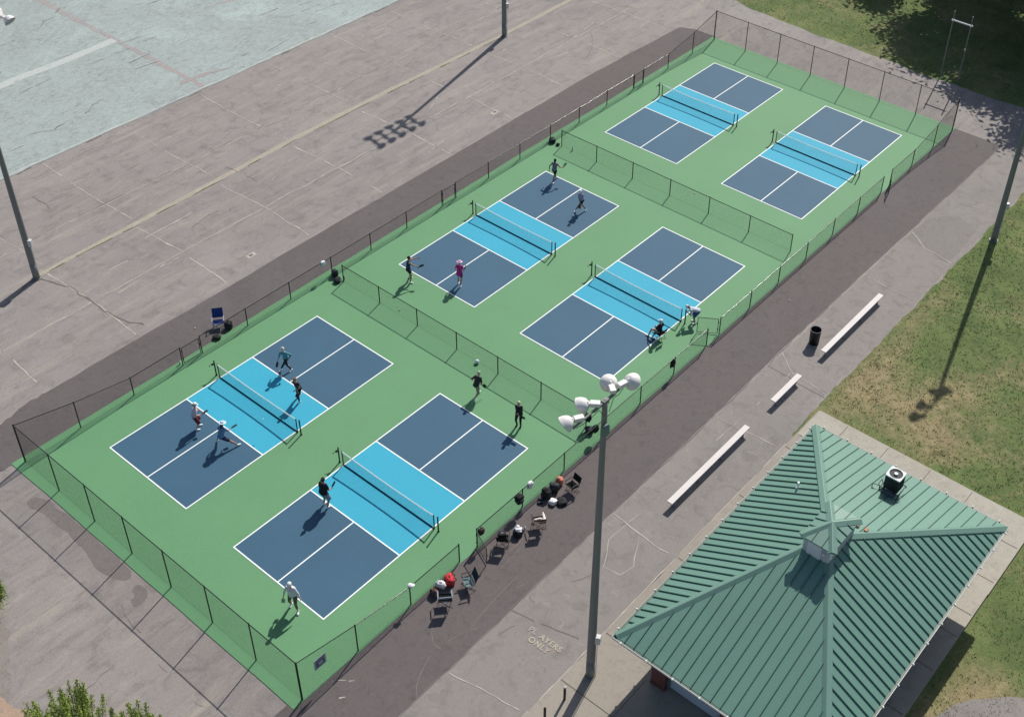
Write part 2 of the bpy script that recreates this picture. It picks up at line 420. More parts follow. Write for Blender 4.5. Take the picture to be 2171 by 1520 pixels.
M['palew'] = plain('pale worn paint', (.44, .48, .46), .9, var=.2, scale=5)
# teal painted area beyond
bm = bmesh.new()
poly(bm, wob([(-70, 25.3), (80, 25.3), (80, 80), (-70, 80)], .4, .12, 31, freq=.7), .022, 0)
poly(bm, wob([(25.05, 25.3), (25.4, 25.3), (25.5, 48), (25.0, 48)], .2, .16, 32, freq=1.8), .027, 1)
poly(bm, wob(rect(8, 35.9, 25.2, 36.7), .4, .15, 33), .031, 5)
poly(bm, wob([(24.4, 27.0), (26.0, 26.9), (28.2, 26.4), (28.0, 26.6), (26.2, 27.3), (24.6, 27.4)], .2, .14, 34, freq=1.5), .035, 1)
poly(bm, wob([(33, 35.4), (40, 34.6), (44, 35.0), (40, 35.9)], .3, .35, 35, freq=.9), .027, 1)
random.seed(12)
for i in range(24):       # scraped-off paint and rubber streaks running along x
    x = random.uniform(5, 52); y = random.uniform(26.6, 48); l = random.uniform(.8, 4.5); a = random.uniform(-.22, .12)
    crackline(bm, [(x, y), (x + l * math.cos(a), y + l * math.sin(a))], random.uniform(.03, .06), .039 + (i % 7) * .002, 3, 200 + i, amp=.06, gap=.5)
for i in range(24):
    x = random.uniform(5, 52); y = random.uniform(26, 48); l = random.uniform(.8, 3.5); a = random.uniform(-.3, .2)
    crackline(bm, [(x, y), (x + l * math.cos(a), y + l * math.sin(a))], random.uniform(.05, .12), .055 + (i % 5) * .002, 5, 400 + i, amp=.06, gap=.4)
for i, pts in enumerate([[(9, 33), (14, 34.4), (17, 38)], [(17.5, 30), (18.5, 29), (19, 28.2)], [(12, 29), (16, 28.4), (20, 29.4)], [(14, 41), (21, 42), (26, 44)]]):
    crackline(bm, pts, .05, .068, 4, 480 + i, amp=.5, gap=.45)
# broken kerb-like edge where paint meets asphalt
crackline(bm, [(-20, 25.2), (80, 25.2)], .09, .026, 4, 490, step=.12, amp=.12, gap=.62)
crackline(bm, [(-20, 25.48), (80, 25.48)], .18, .029, 5, 491, amp=.09, gap=.3)
tag(link('painted_pavement', bm, [M['teal'], M['red'], M['tanline'], M['mark'], M['crackdark'], M['palew']]), kind='structure')

# newer brown asphalt either side of the slab
bm = bmesh.new()
poly(bm, wob([(-2.2, 2.4), (-4.3, 2.6), (-4.2, 3.6), (-3.4, 5.3), (.2, 5.75)], .3, .3, 41, closed=False, freq=.7)[:-1] + wob([(.2, 5.75), (3.0, 5.85), (5.3, 5.8), (9, 5.8), (46, 5.95), (56.0, 5.5)], .5, .08, 42, closed=False) + [(56.5, 4.4), (56.55, 2.4)], .018, 0)
tag(link('asphalt_path', bm, M['strip']), kind='structure')
bm = bmesh.new()
poly(bm, [(-30, -17.6), (-30, -21.5)] + wob([(-28, -21.5), (10, -21.35), (30, -21.2), (56.3, -21.45)], .6, .06, 43, closed=False, freq=.8) + [(56.25, -17.6)], .018, 0)
for i, (x, y, l) in enumerate([(-1.6, -18.3, .5), (-2.2, -18.9, .4), (-1.3, -18.7, .3)]):
    crackline(bm, [(x, y), (x + l * .5, y - l * .5)], .06, .024, 1, 500 + i, gap=.3)
tag(link('asphalt_path', bm, [M['strip'], M['crack']]), kind='structure')
# grey path with the benches
bm = bmesh.new()
poly(bm, [(-30, -25.3), (22.6, -25.3)] + wob([(22.9, -25.1), (25.6, -24.9), (62.0, -24.9)], .3, .14, 44, closed=False, freq=.9) + [(61.9, -21.4), (-30, -21.4)], .012, 0)
poly(bm, wob([(42.1, -21.5), (41.5, -24.6), (45.6, -24.5), (46.5, -22.8), (45.0, -21.6)], .2, .12, 45, freq=1.2), .0165, 4)
for i, pts in enumerate([[(48.2, -24.6), (48.0, -22.6)], [(41.6, -24.7), (41.9, -22.9), (42.9, -21.5)], [(37, -21.6), (36.8, -24.8)], [(27.9, -21.4), (26.8, -22.6), (26.5, -24.9)], [(26.5, -21.4), (26.3, -24.9)], [(21.4, -21.4), (21.6, -24.9)], [(5.6, -21.4), (6.3, -24.6)], [(12.8, -21.4), (12.6, -24.8)], [(1.6, -21.5), (2.2, -24.9)]]):
    crackline(bm, pts, .07, .0225, 1 if i not in (4, 6) else 3, 510 + i, amp=.12, gap=.12)
crackline(bm, [(20, -22.4), (27, -22.6)], .05, .0225, 1, 530, gap=.55)
for i in range(14):
    x = random.uniform(-2, 12); y = random.uniform(-24.5, -21.8); r = random.uniform(3, 8); a = random.uniform(0, 6)
    crackline(bm, [(x + r * math.sin(a + t * .1), y + r * (1 - math.cos(a + t * .1)) * .3) for t in range(8)], .04, .0205, 3, 540 + i, amp=.02, gap=.4)
crackline(bm, [(12.2, -23.4), (11.0, -24.0), (10.2, -23.9), (10.0, -23.0), (11.4, -22.2), (13.6, -22.3)], .06, .0215, 1, 560, gap=.1)
crackline(bm, [(-4, -21.42), (40, -21.22), (56, -21.47)], .06, .024, 3, 561, gap=.25)
M['pathdark'] = asphalt('slightly darker grey asphalt', (.215, .202, .19), (.19, .178, .168), (.24, .225, .21), (.215, .198, .182), patch=.4, grain=.6, streak=False)
crackline(bm, [(-4, -25.22), (22, -25.22)], .06, .1155, 1, 562, amp=.03, gap=.3)
tag(link('path', bm, [M['path'], M['crack'], M['patchdark'], M['mark'], M['pathdark']]), kind='structure')

# concrete apron round the building
bm = bmesh.new()
slab(bm, wob([(-30, -25.25), (25.15, -25.25)], .5, .05, 46, closed=False) + [(25.2, -36.95), (-30, -36.95)], -.2, .11, 0)
slab(bm, rect(19.9, -36.98, 25.22, -35.4), .0, .115, 1)
slab(bm, rect(6, -36.96, 19.898, -35.4), .0, .1152, 1)
slab(bm, rect(23.0, -35.398, 25.21, -25.3), .0, .1148, 1)
for x in [7.3, 9.2, 12.0, 14.7, 16.9, 18.35, 20.65, 23.2]: poly(bm, rect(x, -36.9, x + .035, -35.3), .1215, 2)
for y in [-27, -29.3, -31.6, -33.8]: poly(bm, rect(23, y, 25.1, y + .03), .1215, 2)
for x in [7.3, 4.3, .5, -3, 12.6, 17.6, 21.8]: poly(bm, rect(x, -28.3 if x > 7.4 else -33, x + .03, -25.3), .1215, 2)
for y in [-28.0, -31.0]: poly(bm, rect(-10, y, 6.5, y + .025), .1215, 2)
poly(bm, rect(22.97, -35.3, 23.0, -25.4), .1212, 2)
tag(link('concrete_apron', bm, [M['concrete'], M['concrete_pale'], M['joint']]), kind='structure')
# gravelly yard at the lower right
bm = bmesh.new()
poly(bm, wob([(12.0, -37.6), (13.6, -38.3), (14.9, -39.2), (16.0, -40.2), (17, -50), (0, -50), (0, -37.6)], .3, .3, 47), .012, 0)
tag(link('yard_path', bm, M['path']), kind='structure')

# green slab and the six painted courts
bm = bmesh.new()
slab(bm, wob([(-3.66, 2.62), (-3.66, -17.98), (56.35, -17.98), (56.35, 2.62)], .6, .035, 50), -.05, .030, 0)
tag(link('court_surface', bm, M['green']), kind='structure')
CW, CL, KN, LW = 6.096, 13.41, 2.134, .062
COURTS = [(0, 0), (19.68, -.02), (39.476, .10), (-.01, -9.53), (19.68, -9.50), (39.48, -9.52)]
for ox, oy in COURTS:
    bm = bmesh.new()
    poly(bm, rect(ox, oy, ox + CL, oy - CW), .034, 0)
    k0 = ox + CL / 2 - KN; k1 = ox + CL / 2 + KN
    poly(bm, rect(k0, oy, k1, oy - CW), .038, 1)
    z = .042
    poly(bm, rect(ox, oy, ox + CL, oy - LW), z, 2); poly(bm, rect(ox, oy - CW, ox + CL, oy - CW + LW), z, 2)
    poly(bm, rect(ox, oy - LW, ox + LW, oy - CW + LW), z, 2); poly(bm, rect(ox + CL - LW, oy - LW, ox + CL, oy - CW + LW), z, 2)
    poly(bm, rect(k0 - LW / 2, oy - LW, k0 + LW / 2, oy - CW + LW), z, 2); poly(bm, rect(k1 - LW / 2, oy - LW, k1 + LW / 2, oy - CW + LW), z, 2)
    ym = oy - CW / 2
    poly(bm, rect(ox + LW, ym - LW / 2, k0 - LW / 2, ym + LW / 2), z, 2); poly(bm, rect(k1 + LW / 2, ym - LW / 2, ox + CL - LW, ym + LW / 2), z, 2)
    tag(link('court_marking', bm, [M['navy'], M['blue'], M['white']]), kind='structure')

# stencilled words on the grey path
def words(body, x, y, size, z, sx=1.0):
    c = bpy.data.curves.new('text', 'FONT'); c.body = body; c.size = size; c.align_x = 'CENTER'; c.align_y = 'CENTER'; c.space_character = 1.12; c.offset = .012
    o = bpy.data.objects.new('text', c); COL.objects.link(o)
    dg = bpy.context.evaluated_depsgraph_get()
    me = bpy.data.meshes.new_from_object(o.evaluated_get(dg)); bpy.data.objects.remove(o)
    m = Matrix.Translation((x, y, z)) @ Matrix.Rotation(R(-90), 4, 'Z') @ Matrix.Diagonal((sx, 1, 1, 1)); me.transform(m)
    return me
bm = bmesh.new(); bm.from_mesh(words('AYERS', 5.42, -23.80, .38, .028)); bm.from_mesh(words('ONLY', 5.02, -23.48, .38, .028))
M['letter'] = asphalt('faded stencil paint', (.44, .39, .31), (.30, .27, .22), (.52, .47, .38), (.42, .375, .30), patch=3, streak=False)
M['letterfaint'] = plain('almost worn away stencil paint', (.34, .31, .285), .8, var=.2, scale=9)
for f_ in bm.faces: f_.material_index = 0
n0 = len(bm.faces); bm.from_mesh(words('PL', 5.42, -22.82, .38, .028)); bm.faces.ensure_lookup_table()
for f_ in bm.faces[n0:]: f_.material_index = 1
tag(link('path_lettering', bm, [M['letter'], M['letterfaint']]), kind='structure')

# ------------------------------------------------------------------ chain link fences
def chain(bm, a, b, ha, hb, z0=.05, sp=.0714, wr=.0019):
    """diagonal wires of one bay as thin three-sided rods, clipped to a sloping top"""
    a = Vector((a[0], a[1], 0)); b = Vector((b[0], b[1], 0)); L = (b - a).length; d = (b - a) / L
    n = Vector((-d.y, d.x, 0))
    def top(u): return ha + (hb - ha) * u / L
    H = max(ha, hb)
    for s in (1, -1):
        u = -H if s > 0 else 0.0
        while u < (L if s > 0 else L + H):
            # wire: z = z0 + s*(x-u)
            lo = max(0.0, u) if s > 0 else max(0.0, u - H - 1); hi = L if s > 0 else min(L, u)
            k = (hb - ha) / L
            # intersect with the top line ha + k*x
            xt = (ha - z0 + s * u) / (s - k)
            if s > 0: hi = min(hi, xt)
            else: lo = max(lo, xt)
            if hi - lo > .02:
                p = a + d * lo + Vector((0, 0, z0 + s * (lo - u))); q = a + d * hi + Vector((0, 0, z0 + s * (hi - u)))
                o = n * wr; e = ((q - p).cross(n)).normalized() * wr
                P = [bm.verts.new(p + c) for c in (o, -o * .5 + e, -o * .5 - e)]; Q = [bm.verts.new(q + c) for c in (o, -o * .5 + e, -o * .5 - e)]
                for i in range(3): bm.faces.new((P[i], P[(i + 1) % 3], Q[(i + 1) % 3], Q[i]))
            u += sp

def fence(name, label, pts, hs, cat='fence', group=None, skip=(), gates=(), pr=.030, rr=.022):
    t = thing(name, label, cat, (0, 0, 0), 0, group)
    for i, (p, h) in enumerate(zip(pts, hs)):
        bm = bmesh.new(); r = pr * (1.45 if (h > 2.3 and (i in (0, len(pts) - 1))) else 1.0)
        tube(bm, (p[0], p[1], 0), (p[0], p[1], h + .03), r, n=8)
        bmesh.ops.create_uvsphere(bm, u_segments=8, v_segments=4, radius=r * 1.12, matrix=Matrix.Translation((p[0], p[1], h + .03)))
        link('post', bm, M['black'], t)
    for i in range(len(pts) - 1):
        if i in skip: continue
        a, b = pts[i], pts[i + 1]; ha, hb = hs[i], hs[i + 1]
        bm = bmesh.new(); tube(bm, (a[0], a[1], ha), (b[0], b[1], hb), rr, n=12, smooth=True, caps=False)
        link('top_rail', bm, M['rail'], t)
        bm = bmesh.new(); chain(bm, a, b, ha, hb)
        tube(bm, (a[0], a[1], .06), (b[0], b[1], .06), .004, n=3, caps=False)
        link('chain_link_panel', bm, M['wire'], t)
    return t

def gate(parent, hinge, end, h=1.14):
    hx, hy = hinge; ex, ey = end
    bm = bmesh.new()
    path(bm, [(hx, hy, .10), (ex, ey, .10), (ex, ey, h), (hx, hy, h), (hx, hy, .10)], .021, 6)
    tube(bm, (hx, hy, .35), (hx, hy, .45), .035); tube(bm, (hx, hy, .85), (hx, hy, .95), .035)
    g = link('gate', bm, M['black'], parent)
    bm = bmesh.new(); chain(bm, (hx, hy), (ex, ey), h, h, .12); link('chain_link_panel', bm, M['wire'], g)
    bm = bmesh.new(); d = (Vector(end) - Vector(hinge)).normalized()
    box(bm, (ex + d.x * .03, ey + d.y * .03, .7), (.05, .05, .14)); link('latch', bm, M['rail'], g)

LY, RY = 2.25, -17.89
XS = [-3.15, -.1, 3.02, 6.06, 7.32, 10.37, 13.44, 16.55, 19.63, 22.62, 25.7, 26.95, 30.01, 33.1, 36.23, 39.33, 42.45, 45.58, 46.78, 49.87, 53.07, 56.0]
def hts(xs): return [2.46 if i in (0, len(xs) - 1) else 1.74 if i in (1, len(xs) - 2) else 1.20 for i in range(len(xs))]
hs = hts(XS)
t = fence('chain_link_fence', 'low black chain link fence along the left side of the courts beside the parking surface', [(x, LY) for x in XS[1:-1]], hs[1:-1], group='chain link fences round the courts', skip=(2, 9, 16))
for i in (3, 10, 17): gate(t, (XS[i] + .09, LY), (XS[i + 1] - .09, LY), 1.13)
for xa, xb in ((XS[0], XS[1]), (XS[-2], XS[-1])):   # sloping end bays
    for a, b, ha, hb in (((xa, LY), (xb, LY), 2.46 if xa < 0 else 1.74, 1.74 if xa < 0 else 2.46),):
        bm = bmesh.new(); tube(bm, (a[0], a[1], ha), (b[0], b[1], hb), .022, n=6); link('top_rail', bm, M['rail'], t)
        bm = bmesh.new(); chain(bm, a, b, ha, hb); link('chain_link_panel', bm, M['wire'], t)
XR = [-3.15, -.1, 3.0, 6.06, 7.23, 10.36, 13.43, 16.5, 19.6, 22.58, 25.64, 26.88, 30.0, 33.06, 36.18, 39.35, 42.5, 45.6, 46.75, 49.88, 53.05, 56.0]
hr = hts(XR)
t = fence('chain_link_fence', 'low black chain link fence on the right side with three open gates facing the benches', [(x, RY) for x in XR[1:-1]], hr[1:-1], group='chain link fences round the courts', skip=(2, 9, 16))
for xa, xb, ha, hb in ((XR[0], XR[1], 2.46, 1.74), (XR[-2], XR[-1], 1.74, 2.46)):
    bm = bmesh.new(); tube(bm, (xa, RY, ha), (xb, RY, hb), .022, n=6); link('top_rail', bm, M['rail'], t)
    bm = bmesh.new(); chain(bm, (xa, RY), (xb, RY), ha, hb); link('chain_link_panel', bm, M['wire'], t)
gate(t, (7.15, RY - .06), (6.74, RY - 1.04)); gate(t, (26.80, RY + .07), (26.18, RY + 1.02)); gate(t, (46.68, RY - .06), (45.7, RY - .48))
yn = [2.25 - i * (20.14 / 7) for i in range(8)]
fence('chain_link_fence', 'tall black chain link fence across the near end of the courts', [(-3.15, y) for y in yn], [2.46] * 8, group='chain link fences round the courts')
fence('chain_link_fence', 'tall black chain link fence across the far end of the courts by the grass', [(56.0, y) for y in yn], [2.46] * 8, group='chain link fences round the courts')
yd = [1.18 - i * 3.0 for i in range(7)]
fence('chain_link_fence', 'low black dividing fence between the near pair and middle pair of courts', [(16.46, y) for y in yd], [1.22] * 7, group='chain link fences round the courts')
fence('chain_link_fence', 'low black dividing fence between the middle pair and far pair of courts', [(36.15, y) for y in yd], [1.25] * 7, group='chain link fences round the courts')

# sign wired to the right-hand fence at the near corner
t = thing('fence_sign', 'faded grey blue notice wired to the right fence beside the near corner post', 'sign', (-2.05, RY - .03, 1.42))
bm = bmesh.new(); box(bm, (0, 0, 0), (.62, .012, .60)); link('panel', bm, plain('faded sign board', (.33, .38, .42), .5, var=.1), t)
bm = bmesh.new(); box(bm, (0, -.012, .22), (.46, .006, .07), 0); box(bm, (0, -.012, -.05), (.44, .006, .34), 0); box(bm, (0.02, -.018, -.04), (.20, .006, .16), 1)
link('print', bm, [plain('sign print dark', (.10, .14, .19), .5), plain('sign print pale', (.42, .47, .50), .5)], t)
bm = bmesh.new()
for sx, sy, px_, pz_ in ((.58, .018, 0, .285), (.58, .018, 0, -.285), (.018, .58, .295, 0), (.018, .58, -.295, 0)): box(bm, (px_, -.010, pz_), (sx, .006, sy))
link('border', bm, plain('sign border', (.62, .68, .70), .5), t)

# ------------------------------------------------------------------ nets
def make_net():
    t = thing('court_net', '', 'net', (0, 0, 0), 0, 'nets across the six courts')
    yl, yr = .27, -6.42
    for y, top in ((yl, .98), (yr, .98)):
        bm = bmesh.new(); tube(bm, (0, y, 0), (0, y, top), .037, n=10); tube(bm, (0, y, top), (0, y, top + .02), .044, n=10)
        tube(bm, (0, y, 0), (0, y, .012), .065, n=12)
        link('post', bm, M['black'], t)
        bm = bmesh.new(); s = -1 if y > 0 else 1; tube(bm, (0, y + s * .26, .0), (0, y + s * .26, .93), .030, n=8)
        link('net_rod', bm, M['black'], t)
    bm = bmesh.new(); box(bm, (-.09, yl + .04, .80), (.10, .07, .10)); tube(bm, (-.10, yl + .10, .80), (-.26, yl + .10, .74), .012, n=5); tube(bm, (-.26, yl + .06, .74), (-.26, yl + .14, .74), .016, n=5)
    link('crank', bm, M['black'], t)
    def ht(u): return .93 - .07 * (1 - (2 * u - 1) ** 2)
    ya, yb = yl - .24, yr + .24; n = 30
    bm = bmesh.new()
    for i in range(n):
        u0, u1 = i / n, (i + 1) / n; y0 = ya + (yb - ya) * u0; y1 = ya + (yb - ya) * u1
        h0, h1 = ht(u0), ht(u1)
        for x, x2 in ((-.024, -.014), (.024, .014)): bm.faces.new([bm.verts.new(v) for v in ((x, y0, h0 - .055), (x, y1, h1 - .055), (x2, y1, h1), (x2, y0, h0))])
        bm.faces.new([bm.verts.new(v) for v in ((-.014, y0, h0), (.014, y0, h0), (.014, y1, h1), (-.014, y1, h1))])
    link('top_tape', bm, M['netband'], t)
    bm = bmesh.new()
    box(bm, (0, (ya + yb) / 2, .040), (.012, abs(yb - ya), .075))
    link('bottom_hem', bm, M['netdark'], t)
    bm = bmesh.new(); wr = .0017
    k = int(abs(yb - ya) / .045)
    for i in range(k + 1):
        u = i / k; y = ya + (yb - ya) * u; tube(bm, (0, y, .07), (0, y, ht(u) - .045), wr, n=3, caps=False)
    for j in range(17):
        z = j / 17
        for i in range(10):
            u0, u1 = i / 10, (i + 1) / 10
            z0_ = .08 + (ht(u0) - .13) * z; z1_ = .08 + (ht(u1) - .13) * z
            tube(bm, (0, ya + (yb - ya) * u0, z0_), (0, ya + (yb - ya) * u1, z1_), wr, n=3, caps=False)
    link('netting', bm, M['net'], t)
    return t

def kids(o): return [c for c in bpy.data.objects if c.parent == o]
def copy_tree(o, parent=None):
    c = o.copy(); COL.objects.link(c)
    if parent: c.parent = parent
    for ch in kids(o): copy_tree(ch, c)
    return c
NL = ['black net of the nearest left-hand court, two players each side', 'black net of the middle left-hand court, between the magenta and navy players and the walkers',
      'black net of the far left-hand empty court', 'black net of the nearest right-hand court below the light pole heads',
      'black net of the middle right-hand court, someone bending at its post', 'black net of the far right-hand empty court']
net0 = make_net()
for i, (ox, oy) in enumerate(COURTS):
    o = net0 if i == 0 else copy_tree(net0)
    o.location = (ox + CL / 2, oy, .03); o['label'] = NL[i]

# ------------------------------------------------------------------ floodlight poles
def floodlight(parent, hx, aim, tilt, s=1.1, hz=15.60, dist=.52):
    """one lamp: box housing clamped on the bar, dish reflector hanging off it, aimed along 'aim' (radians)"""
    bm = bmesh.new()
    ax = Vector((math.cos(aim), math.sin(aim), 0)); side = Vector((-ax.y, ax.x, 0))
    d = (ax * math.cos(tilt) + Vector((0, 0, -math.sin(tilt)))).normalized()
    base = Vector((hx, 0, hz + .10))
    tube(bm, (hx, 0, hz), base, .03, n=6); box(bm, base, (.12, .12, .05))
    o = link('floodlight', bm, M['steel'], parent)
    bm = bmesh.new()
    rot = Matrix((ax, side, Vector((0, 0, 1)))).transposed()
    tl = Matrix.Rotation(math.asin(.25), 3, side)
    box(bm, base + ax * .10 + Vector((0, 0, .08)), (.34, .21, .17), 0, rot, .02); box(bm, base + ax * (.24 + (dist - .36) / 2) + Vector((0, 0, .06)), (dist - .36, .15, .13), 0, rot, .015)
    link('ballast_box', bm, M['lampbox'], o, False)
    bm = bmesh.new()
    c = base + ax * dist + Vector((0, 0, .0)); x = side; y = d.cross(x).normalized(); prev = None
    prof = [(.0, -.20), (.09, -.195), (.16, -.16), (.215, -.09), (.26, 0.0), (.282, .08), (.29, .095), (.28, .09), (.245, .0), (.19, -.10), (.10, -.17), (0, -.175)]
    rings = []
    for r_, z_ in prof:
        if r_ == 0: rings.append([bm.verts.new(c + d * z_ * s)] ); continue
        rings.append([bm.verts.new(c + d * z_ * s + (x * math.cos(2 * math.pi * k / 20) + y * math.sin(2 * math.pi * k / 20)) * r_ * s) for k in range(20)])
    for a, b in zip(rings[:-1], rings[1:]):
        for k in range(20):
            k2 = (k + 1) % 20
            if len(a) == 1: bm.faces.new((a[0], b[k], b[k2]))
            elif len(b) == 1: bm.faces.new((a[k], b[0], a[k2]))
            else: bm.faces.new((a[k], b[k], b[k2], a[k2]))
    tube(bm, c - d * .22 * s, c - d * .15 * s, .05, n=8)
    link('reflector', bm, M['lampwhite'], o, True)
    bm = bmesh.new(); tube(bm, c + d * .04, c + d * .05, .255 * s, n=20); link('lens', bm, M['glass'], o)

def lightpole(x, y, label, heads, boxside, z=15.6, arm=(-1.7, 1.05)):
    t = thing('floodlight_pole', label, 'light pole', (x, y, 0), 0, 'tall floodlight poles beside the courts')
    bm = bmesh.new(); nseg = 14
    prev = None
    for k in range(nseg):
        a, b = k / nseg, (k + 1) / nseg
        tube(bm, (0, 0, z * a), (0, 0, z * b), .195 - .095 * a, .195 - .095 * b, n=16, caps=(k in (0, nseg - 1)), smooth=True)
    tube(bm, (0, 0, z), (0, 0, z + .12), .06, n=10)
    link('pole', bm, M['steel'], t)
    bm = bmesh.new(); tube(bm, (arm[0], 0, z + .02), (arm[1], 0, z + .02), .045, n=8); box(bm, (0, 0, z), (.26, .16, .20)); box(bm, (-.35, 0, z - .06), (.5, .04, .05)); box(bm, (.35, 0, z - .06), (.5, .04, .05))
    link('crossarm', bm, M['steel'], t)
    bm = bmesh.new(); path(bm, [(-1.6, -.05, z - .02), (-1.0, -.06, z - .14), (-.4, -.06, z - .08), (-.15, -.1, z - .5)], .011, 5); path(bm, [(.95, -.05, z - .02), (.7, -.06, z - .13), (.4, -.06, z - .08), (.12, -.1, z - .5)], .011, 5)
    link('cable', bm, M['black'], t)
    for (hx, aim, tilt) in heads: floodlight(t, hx, aim, tilt, dist=.52 if len(heads) < 6 else .68)
    bm = bmesh.new(); box(bm, (-.14, -.17, z - 1.15), (.26, .2, .42), 0, None, .015); link('junction_box', bm, M['boxgreen'], t)
    bm = bmesh.new(); bx, by = boxside; box(bm, (bx, by, 2.55), (.22, .22, .42), 0, Matrix.Rotation(math.atan2(by, bx), 3, 'Z'), .02); tube(bm, (bx * .95, by * .95, .1), (bx * .95, by * .95, 2.4), .018, n=6)
    link('switch_box', bm, M['box'], t)
    bm = bmesh.new(); tube(bm, (0, 0, 0), (0, 0, .05), .28, n=16); link('base_plate', bm, M['steel'], t)
    return t
H1 = [(-1.27, R(148), R(38)), (-.40, R(126), R(38)), (.42, R(52), R(48)), (.80, R(-12), R(46))]
lightpole(5.28, -26.06, 'tall grey pole beside the green roof with four white floodlights', H1, (.10, -.22))
lightpole(45.5, -25.7, 'tall grey pole at the right edge between grass and path', H1, (.16, -.18))
H2 = [(x, R(90 + q), R(40)) for x, q in ((-1.5, 12), (-.6, 6), (.3, 0), (1.2, -6), (2.1, -10))] + [(x, R(-90 - q), R(40)) for x, q in ((-1.6, 12), (-.7, 6), (.2, 0), (1.1, -6), (2.0, -10))]
lightpole(5.16, 14.65, 'tall grey pole at the left edge of the parking surface', H2, (.12, -.20), arm=(-1.8, 2.3))
lightpole(45.54, 14.8, 'tall grey pole at the top edge whose long shadow crosses the parking surface', H2, (.2, -.14), arm=(-1.8, 2.3))

# ------------------------------------------------------------------ building
BX0, BX1, BY0, BY1, ZE, ZA = 5.38, 20.78, -36.58, -27.12, 3.52, 6.22
AX, AY = 13.07, -31.83
t = thing('concession_building', 'small brick building under a green standing seam roof at the lower right', 'building', (0, 0, 0))
bm = bmesh.new()
cs = [Vector((BX0, BY1, ZE)), Vector((BX1, BY1, ZE)), Vector((BX1, BY0, ZE)), Vector((BX0, BY0, ZE))]
ap = Vector((AX, AY, ZA))
va = bm.verts.new(ap); vc = [bm.verts.new(c) for c in cs]; vl = [bm.verts.new(c - Vector((0, 0, .10))) for c in cs]
for i in range(4):
    j = (i + 1) % 4
    bm.faces.new((va, vc[i], vc[j])); bm.faces.new((vc[i], vl[i], vl[j], vc[j]))
bm.faces.new(vl)
bmesh.ops.recalc_face_normals(bm, faces=bm.faces)
# standing seams: little upright ribs from eave to hip
def seams(bm, e0, e1, A, sp, w_=.028, h_=.055, mi=1, cut=.0):
    L = (e1 - e0).length; d = (e1 - e0) / L
    ta = (A - e0).dot(d)                     # where the apex falls along the eave
    foot = e0 + d * ta; updir = (A - foot); n = d.cross(updir).normalized()
    if n.z < 0: n = -n
    k = int(L / sp); off = (L - k * sp) / 2
    for i in range(k + 1):
        u = off + i * sp
        fr = u / ta if u < ta else (L - u) / (L - ta)
        fr -= cut
        if fr < .02: continue
        p = e0 + d * u + n * .001; q = p + updir * fr
        a = d * (w_ / 2); b = n * h_
        P = [bm.verts.new(c) for c in (p - a, p + a, p + a + b, p - a + b)]; Q = [bm.verts.new(c) for c in (q - a, q + a, q + a + b, q - a + b)]
        for m_ in range(1, 4):
            f_ = bm.faces.new((P[m_], P[(m_ + 1) % 4], Q[(m_ + 1) % 4], Q[m_])); f_.material_index = mi
        f_ = bm.faces.new(P); f_.material_index = mi; f_ = bm.faces.new(Q[::-1]); f_.material_index = mi
for i in range(4): seams(bm, cs[i], cs[(i + 1) % 4], ap, .402 if i % 2 == 0 else .45, w_=.026, h_=.050, cut=.03)
roof = link('roof', bm, [M['roof'], M['seam']], t)

def hipcap(bm, c, A, w_=.21, lift=.062, e_in=None):
    d = (A - c).normalized(); s = d.cross(Vector((0, 0, 1))).normalized(); upv = s.cross(d).normalized()
    if upv.z < 0: upv = -upv
    c0 = c + d * .02
    prof = [(-w_, -.075), (-w_, -.045), (-.02, lift), (.02, lift), (w_, -.045), (w_, -.075)]
    P = [bm.verts.new(c0 + s * a + upv * b) for a, b in prof]; Q = [bm.verts.new(A + s * a + upv * b) for a, b in prof]
    for k in range(len(prof) - 1): bm.faces.new((P[k], P[k + 1], Q[k + 1], Q[k]))
    bm.faces.new(P[::-1]); bm.faces.new(Q)
for c in cs:
    bm = bmesh.new(); hipcap(bm, c, ap); link('hip_cap', bm, M['roofcap'], roof)

# walls with brick piers and set-back shutters
WX0, WX1, WY0, WY1, ZW, ZF = 6.62, 19.55, -35.5, -28.18, 3.42, .115
bm = bmesh.new(); box(bm, ((WX0 + WX1) / 2 + .1, (WY0 + WY1) / 2, (ZW + ZF) / 2), (WX1 - WX0 - .6, WY1 - WY0 - .5, ZW - ZF)); link('wall', bm, M['brick'], t)
for y0, y1 in ((WY1 - .68, WY1), (-32.2, -31.5), (WY0, WY0 + .7)):
    bm = bmesh.new(); box(bm, (WX0 + .28, (y0 + y1) / 2, (ZW + ZF) / 2), (.56, y1 - y0, ZW - ZF)); box(bm, (WX0 + .27, (y0 + y1) / 2, ZF + .06), (.62, y1 - y0 + .04, .12)); link('brick_pier', bm, M['brick'], t)
for y0, y1 in ((-31.45, WY1 - .78), (WY0 + .75, -32.25)):
    bm = bmesh.new(); box(bm, (WX0 + .32, (y0 + y1) / 2, 1.75), (.06, y1 - y0, 3.2))
    for k in range(18): box(bm, (WX0 + .288, (y0 + y1) / 2, .25 + k * .17), (.012, y1 - y0, .02))
    sh = link('roll_shutter', bm, M['shutter'], t)
    bm = bmesh.new(); box(bm, (WX0 + .26, y1 + .05, 1.75), (.16, .10, 3.2)); box(bm, (WX0 + .26, y0 - .02, 1.75), (.16, .06, 3.2)); link('jamb', bm, M['boxgreen'], sh)
bm = bmesh.new()
for k in range(6):
    box(bm, (8.4 + k * 1.9, WY1 - .23, 2.6), (.9, .05, .5))
link('window_band', bm, M['louver'], t)
